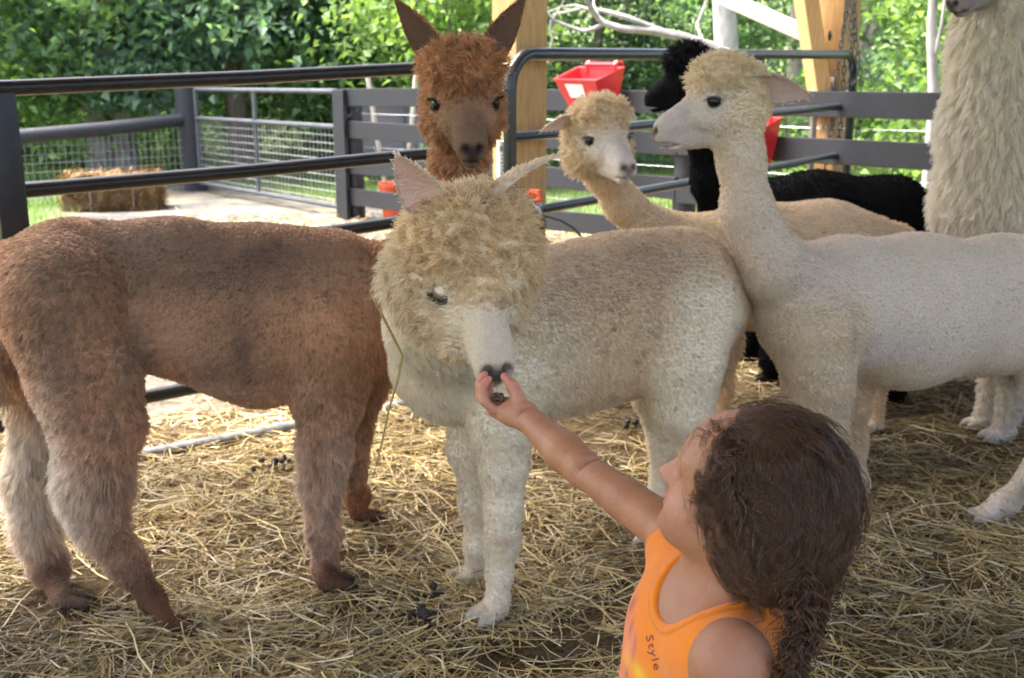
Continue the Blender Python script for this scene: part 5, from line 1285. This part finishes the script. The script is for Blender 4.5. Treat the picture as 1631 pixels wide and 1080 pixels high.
    for (dx, py, r, cc) in ((5, 962, (.010, .010, .014), (.16, .03, .16)), (4, 990, (.008, .008, .012), (.75, .2, .25)), (10, 1003, (.006, .006, .016), (.2, .04, .2)), (8, 1025, (.010, .012, .014), (.85, .3, .25)), (18, 1030, (.004, .006, .016), (.2, .05, .22)), (8, 1050, (.012, .012, .012), (.9, .5, .05)), (5, 1068, (.007, .01, .012), (.8, .12, .2)), (30, 1074, (.014, .016, .010), (.88, .72, .03)), (12, 1078, (.004, .006, .012), (.05, .12, .08))):
        eh = edge_hit(py)
        if eh:
            h = hit(eh[0]+dx, py)
            if h: sspot(h[0], r, cc)
    sh = link('tank_top', mesh_np('tank_top', Vs, Qs, M_SHIRT, True, np.clip(base, 0, 1)), o)
    # lettering running down the chest
    def lettering(txt, px0, py0, px1, py1, size, mat):
        cu = bpy.data.curves.new('lettering', 'FONT'); cu.body = txt; cu.size = 1; cu.resolution_u = 2; cu.space_character = 1.15
        t = bpy.data.objects.new('lettering_source', cu); COL.objects.link(t); dg = bpy.context.evaluated_depsgraph_get(); me = bpy.data.meshes.new_from_object(t.evaluated_get(dg)); bpy.data.objects.remove(t)
        vv = np.array([v.co for v in me.vertices]); w = vv[:, 0].max(); d = np.array((px1-px0, py1-py0), float); Lp = np.linalg.norm(d); d /= Lp; nrm2 = np.array((-d[1], d[0]))*-1   # letter tops to the right of the reading direction
        top = np.array((d[1], -d[0])); out = []
        sc = Lp/w
        for v in vv:
            p = np.array((px0, py0))+d*v[0]*sc+top*v[1]*size
            h = hit(p[0], p[1])
            if h is None: h = hit(p[0]+6, p[1]) or (out[-1] if out else V3(0, 0, 0), V3(0, 0, 0))
            out.append(h[0]+nrm(EYE-h[0])*.0012)
        for v, q in zip(me.vertices, out): v.co = q
        me.materials.clear(); me.materials.append(mat); link('lettering', me, sh)
    ink = plain('plum print', (.20, .05, .05), rough=.8)
    lettering('Style', 1028, 1012, 1042, 1068, 17, ink)
    # shorts
    so = [ellip(T(0, 0, .40), V3(.112, .124, .09), Rt, k=.04)]+[rcone(T(0, q*.05, .38), .078, T(.012, q*.056, .25), .075, k=.02) for q in (-1, 1)]
    Vh, Qh = surface(so, .006); link('shorts', mesh_np('shorts', Vh, Qh, noise_mat('blue denim', (.05, .08, .16), (.08, .12, .22), scale=40, rough=.9), True), o)
    # ---- hair: a combed mass, two plaits, loose curls
    hp = [ellip(L(-.024, 0, .022), V3(.083, .074, .082), R, k=.03), ellip(L(-.043, .002, .004), V3(.070, .072, .073), R, k=.03), ellip(L(-.05, .045, -.035), V3(.040, .032, .042), R, k=.03), ellip(L(-.05, -.045, -.035), V3(.040, .032, .042), R, k=.03), ellip(L(-.070, 0, -.038), V3(.045, .050, .045), R, k=.03)]
    cut = [ellip(L(.110, 0, -.066), V3(.086, .12, .112), R, k=.015, op='-')]
    Vc, Qc = surface(hp+cut, .004)
    dkc = np.array((.012, .0056, .0032)); lc = np.array((.16, .072, .029))
    # keep the part outside the face
    link('hair_mass', mesh_np('hair_mass', Vc, Qc, M_HAIRCAP, True, np.tile(dkc, (len(Vc), 1))), o)
    hf = lambda X: field(hp, X)
    def grad(X, e=.002):
        f0 = hf(X); g = np.stack([hf(X+np.eye(3)[a]*e)-f0 for a in range(3)], 1)/e; return g/(np.linalg.norm(g, axis=1, keepdims=True)+1e-9), f0
    GL = L(-.078, .056, -.056); GR = L(-.078, -.056, -.056)
    def comb(N, K, step, off, wave, curl, spread, width, region=None, tone=0.0):
        nV = vnormals(Vc, Qc)
        T3, B3 = tri_sample(Vc, Qc, N*2, lambda c, nn, T_: np.where(((EYE-c)*nn).sum(1) > -.1, 1, .3)); p = (Vc[T3]*B3[..., None]).sum(1)
        if region is not None: p = p[region(p)]
        p = p[:N]; N = len(p); loc = (p-C) @ R
        goal = np.where((loc[:, 1:2] > -.004), GL, GR); path = [p]; q = p.copy()
        inv, m, nc_ = clump_of(p, .012, 3); cn = RNG.normal(0, 1, (nc_, 3))[inv]; ph = RNG.random(nc_)[inv]*6.28
        d0 = None
        for i in range(K-1):
            g, f0 = grad(q); d = goal-q; dist = np.linalg.norm(d, axis=1, keepdims=True); d = d/np.maximum(dist, 1e-6)
            # first back from the face, then down to the plait
            back = -R[:, 0]*.5; d = d+back*np.clip((loc[:, 0:1]+.03)/.08, 0, 1)+cn*spread+RNG.normal(0, .06, (N, 3))
            d = d-g*(d*g).sum(1, keepdims=True); d /= np.linalg.norm(d, axis=1, keepdims=True)+1e-9
            sd = np.cross(g, d); q = q+d*np.minimum(step, dist*.6+.003); g, f0 = grad(q); q = q-g*(f0-off)[:, None]
            a = i*1.1+ph+RNG.normal(0, .2, N)
            path.append(q+sd*(wave*np.sin(a))[:, None]+g*(wave*np.abs(np.cos(a))+curl*i/K*np.abs(cn[:, 0]))[:, None])
        pts = np.stack(path, 1); pts[:, 0] -= grad(p)[0]*.003
        t = np.clip(.35+.5*fbm(p, 30, 2, 5)+RNG.normal(0, .25, N)+tone, 0, 1)[:, None]
        rad = width*np.linspace(1, .4, K)[None]*RNG.uniform(.7, 1.2, N)[:, None]
        return pts, rad, dkc*(1-t)+lc*t
    sets = [comb(32000, 9, .013, .0025, .0018, .003, .13, .00034), comb(7000, 9, .010, .006, .0050, .009, .36, .00028, tone=.3)]
    front = lambda p: (((p-C) @ R)[:, 0] > .012) | (((p-C) @ R)[:, 2] < -.035)
    sets.append(comb(5000, 9, .010, .006, .0045, .010, .45, .00026, region=front, tone=.35))
    pts = np.concatenate([x[0] for x in sets]); rad = np.concatenate([x[1] for x in sets]); cl = np.concatenate([x[2] for x in sets])
    strands('hair', pts, rad, cl, M_HAIR, o)
    # ringlets round the hairline, ear and nape
    N = 900; K = 22; ang = RNG.random(N); which = RNG.random(N)
    roots = np.where(which[:, None] < .5, np.stack([L(.024-.036*a, .070+.008*b, .055-.09*a) for a, b in zip(ang, RNG.random(N))]), np.where(which[:, None] < .8, np.stack([L(-.03-.05*a, .066-.02*a, -.062-.012*b) for a, b in zip(ang, RNG.random(N))]), np.stack([L(.056-.03*abs(a-.5), -.06+.12*a, .064+.02*b) for a, b in zip(ang, RNG.random(N))])))
    inv, m, nc_ = clump_of(roots, .013, 9); dirc = RNG.normal(0, 1, (nc_, 3))[inv]*.5+V3(-.15, -.25, -.9); dirc /= np.linalg.norm(dirc, axis=1, keepdims=True); ph = RNG.random(nc_)[inv]*6.28; Lh = RNG.uniform(.02, .05, nc_)[inv]*RNG.uniform(.8, 1.1, N)
    t = np.linspace(0, 1, K)[None, :, None]; u1 = np.cross(dirc, V3(.3, .2, .9)); u1 /= np.linalg.norm(u1, axis=1, keepdims=True); u2 = np.cross(dirc, u1)
    out = (R[:, 1]*np.sign(((roots-C) @ R)[:, 1:2])*.3)
    an = t[..., 0]*13+ph[:, None]; cr = (.0055*np.clip(t*3, 0, 1))
    pc = roots[:, None]+dirc[:, None]*Lh[:, None, None]*t+out[:, None]*t*.02+cr*(np.cos(an)[..., None]*u1[:, None]+np.sin(an)[..., None]*u2[:, None])+RNG.normal(0, .0008, (N, 1, 3))
    tt = RNG.uniform(.4, 1, N)[:, None]; strands('ringlets', pc, .00030*np.ones((N, K))*np.linspace(1, .5, K)[None], dkc*(1-tt)+lc*1.3*tt, M_HAIR, o)
    # plaits
    def plait(path, r0, nturn, wig=1.0):
        Pq = np.array(path); tq = np.linspace(0, 1, len(Pq)); M_ = 70; ts = np.linspace(0, 1, M_)
        cen = np.stack([np.interp(ts, tq, Pq[:, a]) for a in range(3)], 1)
        for _ in range(6): cen[1:-1] = (cen[:-2]+2*cen[1:-1]+cen[2:])/4
        tg = np.gradient(cen, axis=0); tg /= np.linalg.norm(tg, axis=1, keepdims=True); u = np.cross(tg, V3(.2, 1, .1)); u /= np.linalg.norm(u, axis=1, keepdims=True); w = np.cross(tg, u)
        taper = np.interp(ts, (0, .1, .85, 1), (1.0, 1.0, .75, .45))
        mb = MB(); SP_, SR_, SC_ = [], [], []
        for k in range(3):
            a = ts*nturn*2*math.pi+k*2*math.pi/3
            c = cen+u*(np.sin(a)*r0*.75*taper)[:, None]+w*(np.sin(2*a)*r0*.42*taper)[:, None]; rr = r0*.62*taper
            mb.tube(list(c), list(rr), 10)
            n_ = 700; st = RNG.integers(0, M_-16, n_); th = RNG.random(n_)*6.28; idx = st[:, None]+np.arange(0, 15, 2)[None]
            off = rr[idx][..., None]*1.03*(np.cos(th)[:, None, None]*u[idx]+np.sin(th)[:, None, None]*w[idx]); fz = RNG.normal(0, 1, (n_, 1, 3))*(.0026+.009*(RNG.random(n_) < .2))[:, None, None]*np.linspace(0, 1, 8)[None, :, None]
            SP_.append(c[idx]+off+fz); tt_ = np.clip(RNG.normal(.45, .25, n_), 0, 1)[:, None]; SC_.append(dkc*(1-tt_)+lc*tt_); SR_.append(np.full((n_, 8), .0004))
        me = mb.mesh('plait', M_HAIRCAP, True); a_ = me.attributes.new('tint', 'FLOAT_COLOR', 'POINT'); cc_ = np.ones((len(me.vertices), 4), np.float32); cc_[:, :3] = dkc*1.6; a_.data.foreach_set('color', cc_.ravel())
        po = link('plait', me, o); strands('plait_strands', np.concatenate(SP_), np.concatenate(SR_), np.concatenate(SC_), M_HAIR, po)
    plait([GL+R[:, 1]*.002, at(1270, 905, 1.12), at(1280, 960, 1.10), at(1272, 1015, 1.09), at(1258, 1060, 1.085), at(1250, 1120, 1.08)], .0125, 4.2)
    plait([L(.012, .052, .078), L(-.004, .078, .052), L(-.030, .090, .018), L(-.055, .080, -.025), GL], .010, 4.0)
    plait([GR, at(1312, 905, 1.19), at(1300, 960, 1.17), at(1283, 1020, 1.155), at(1265, 1090, 1.15)], .0115, 4.0)
    # ---- feed pellets lying in the palm
    bm = bmesh.new(); bmesh.ops.create_cone(bm, cap_ends=True, segments=9, radius1=.0028, radius2=.0028, depth=.0075); bmesh.ops.bevel(bm, geom=bm.edges[:], offset=.0006, segments=1, affect='EDGES'); pm = bpy.data.meshes.new('pellet'); bm.to_mesh(pm); bm.free()
    pm.materials.append(noise_mat('feed pellet', (.10, .075, .04), (.26, .20, .12), scale=300, rough=.9, bump=.3))
    for k in range(16):
        c = at(787+RNG.random()*13, 628+RNG.random()*10, 1.690+RNG.normal(0, .004)); q = link('feed_pellet', pm); q.location = c; q.rotation_euler = tuple(RNG.random(3)*6); tag(q, 'tiny brown feed pellet lying in the child\'s cupped palm', 'pellet', 'feed pellets in the palm')
child()
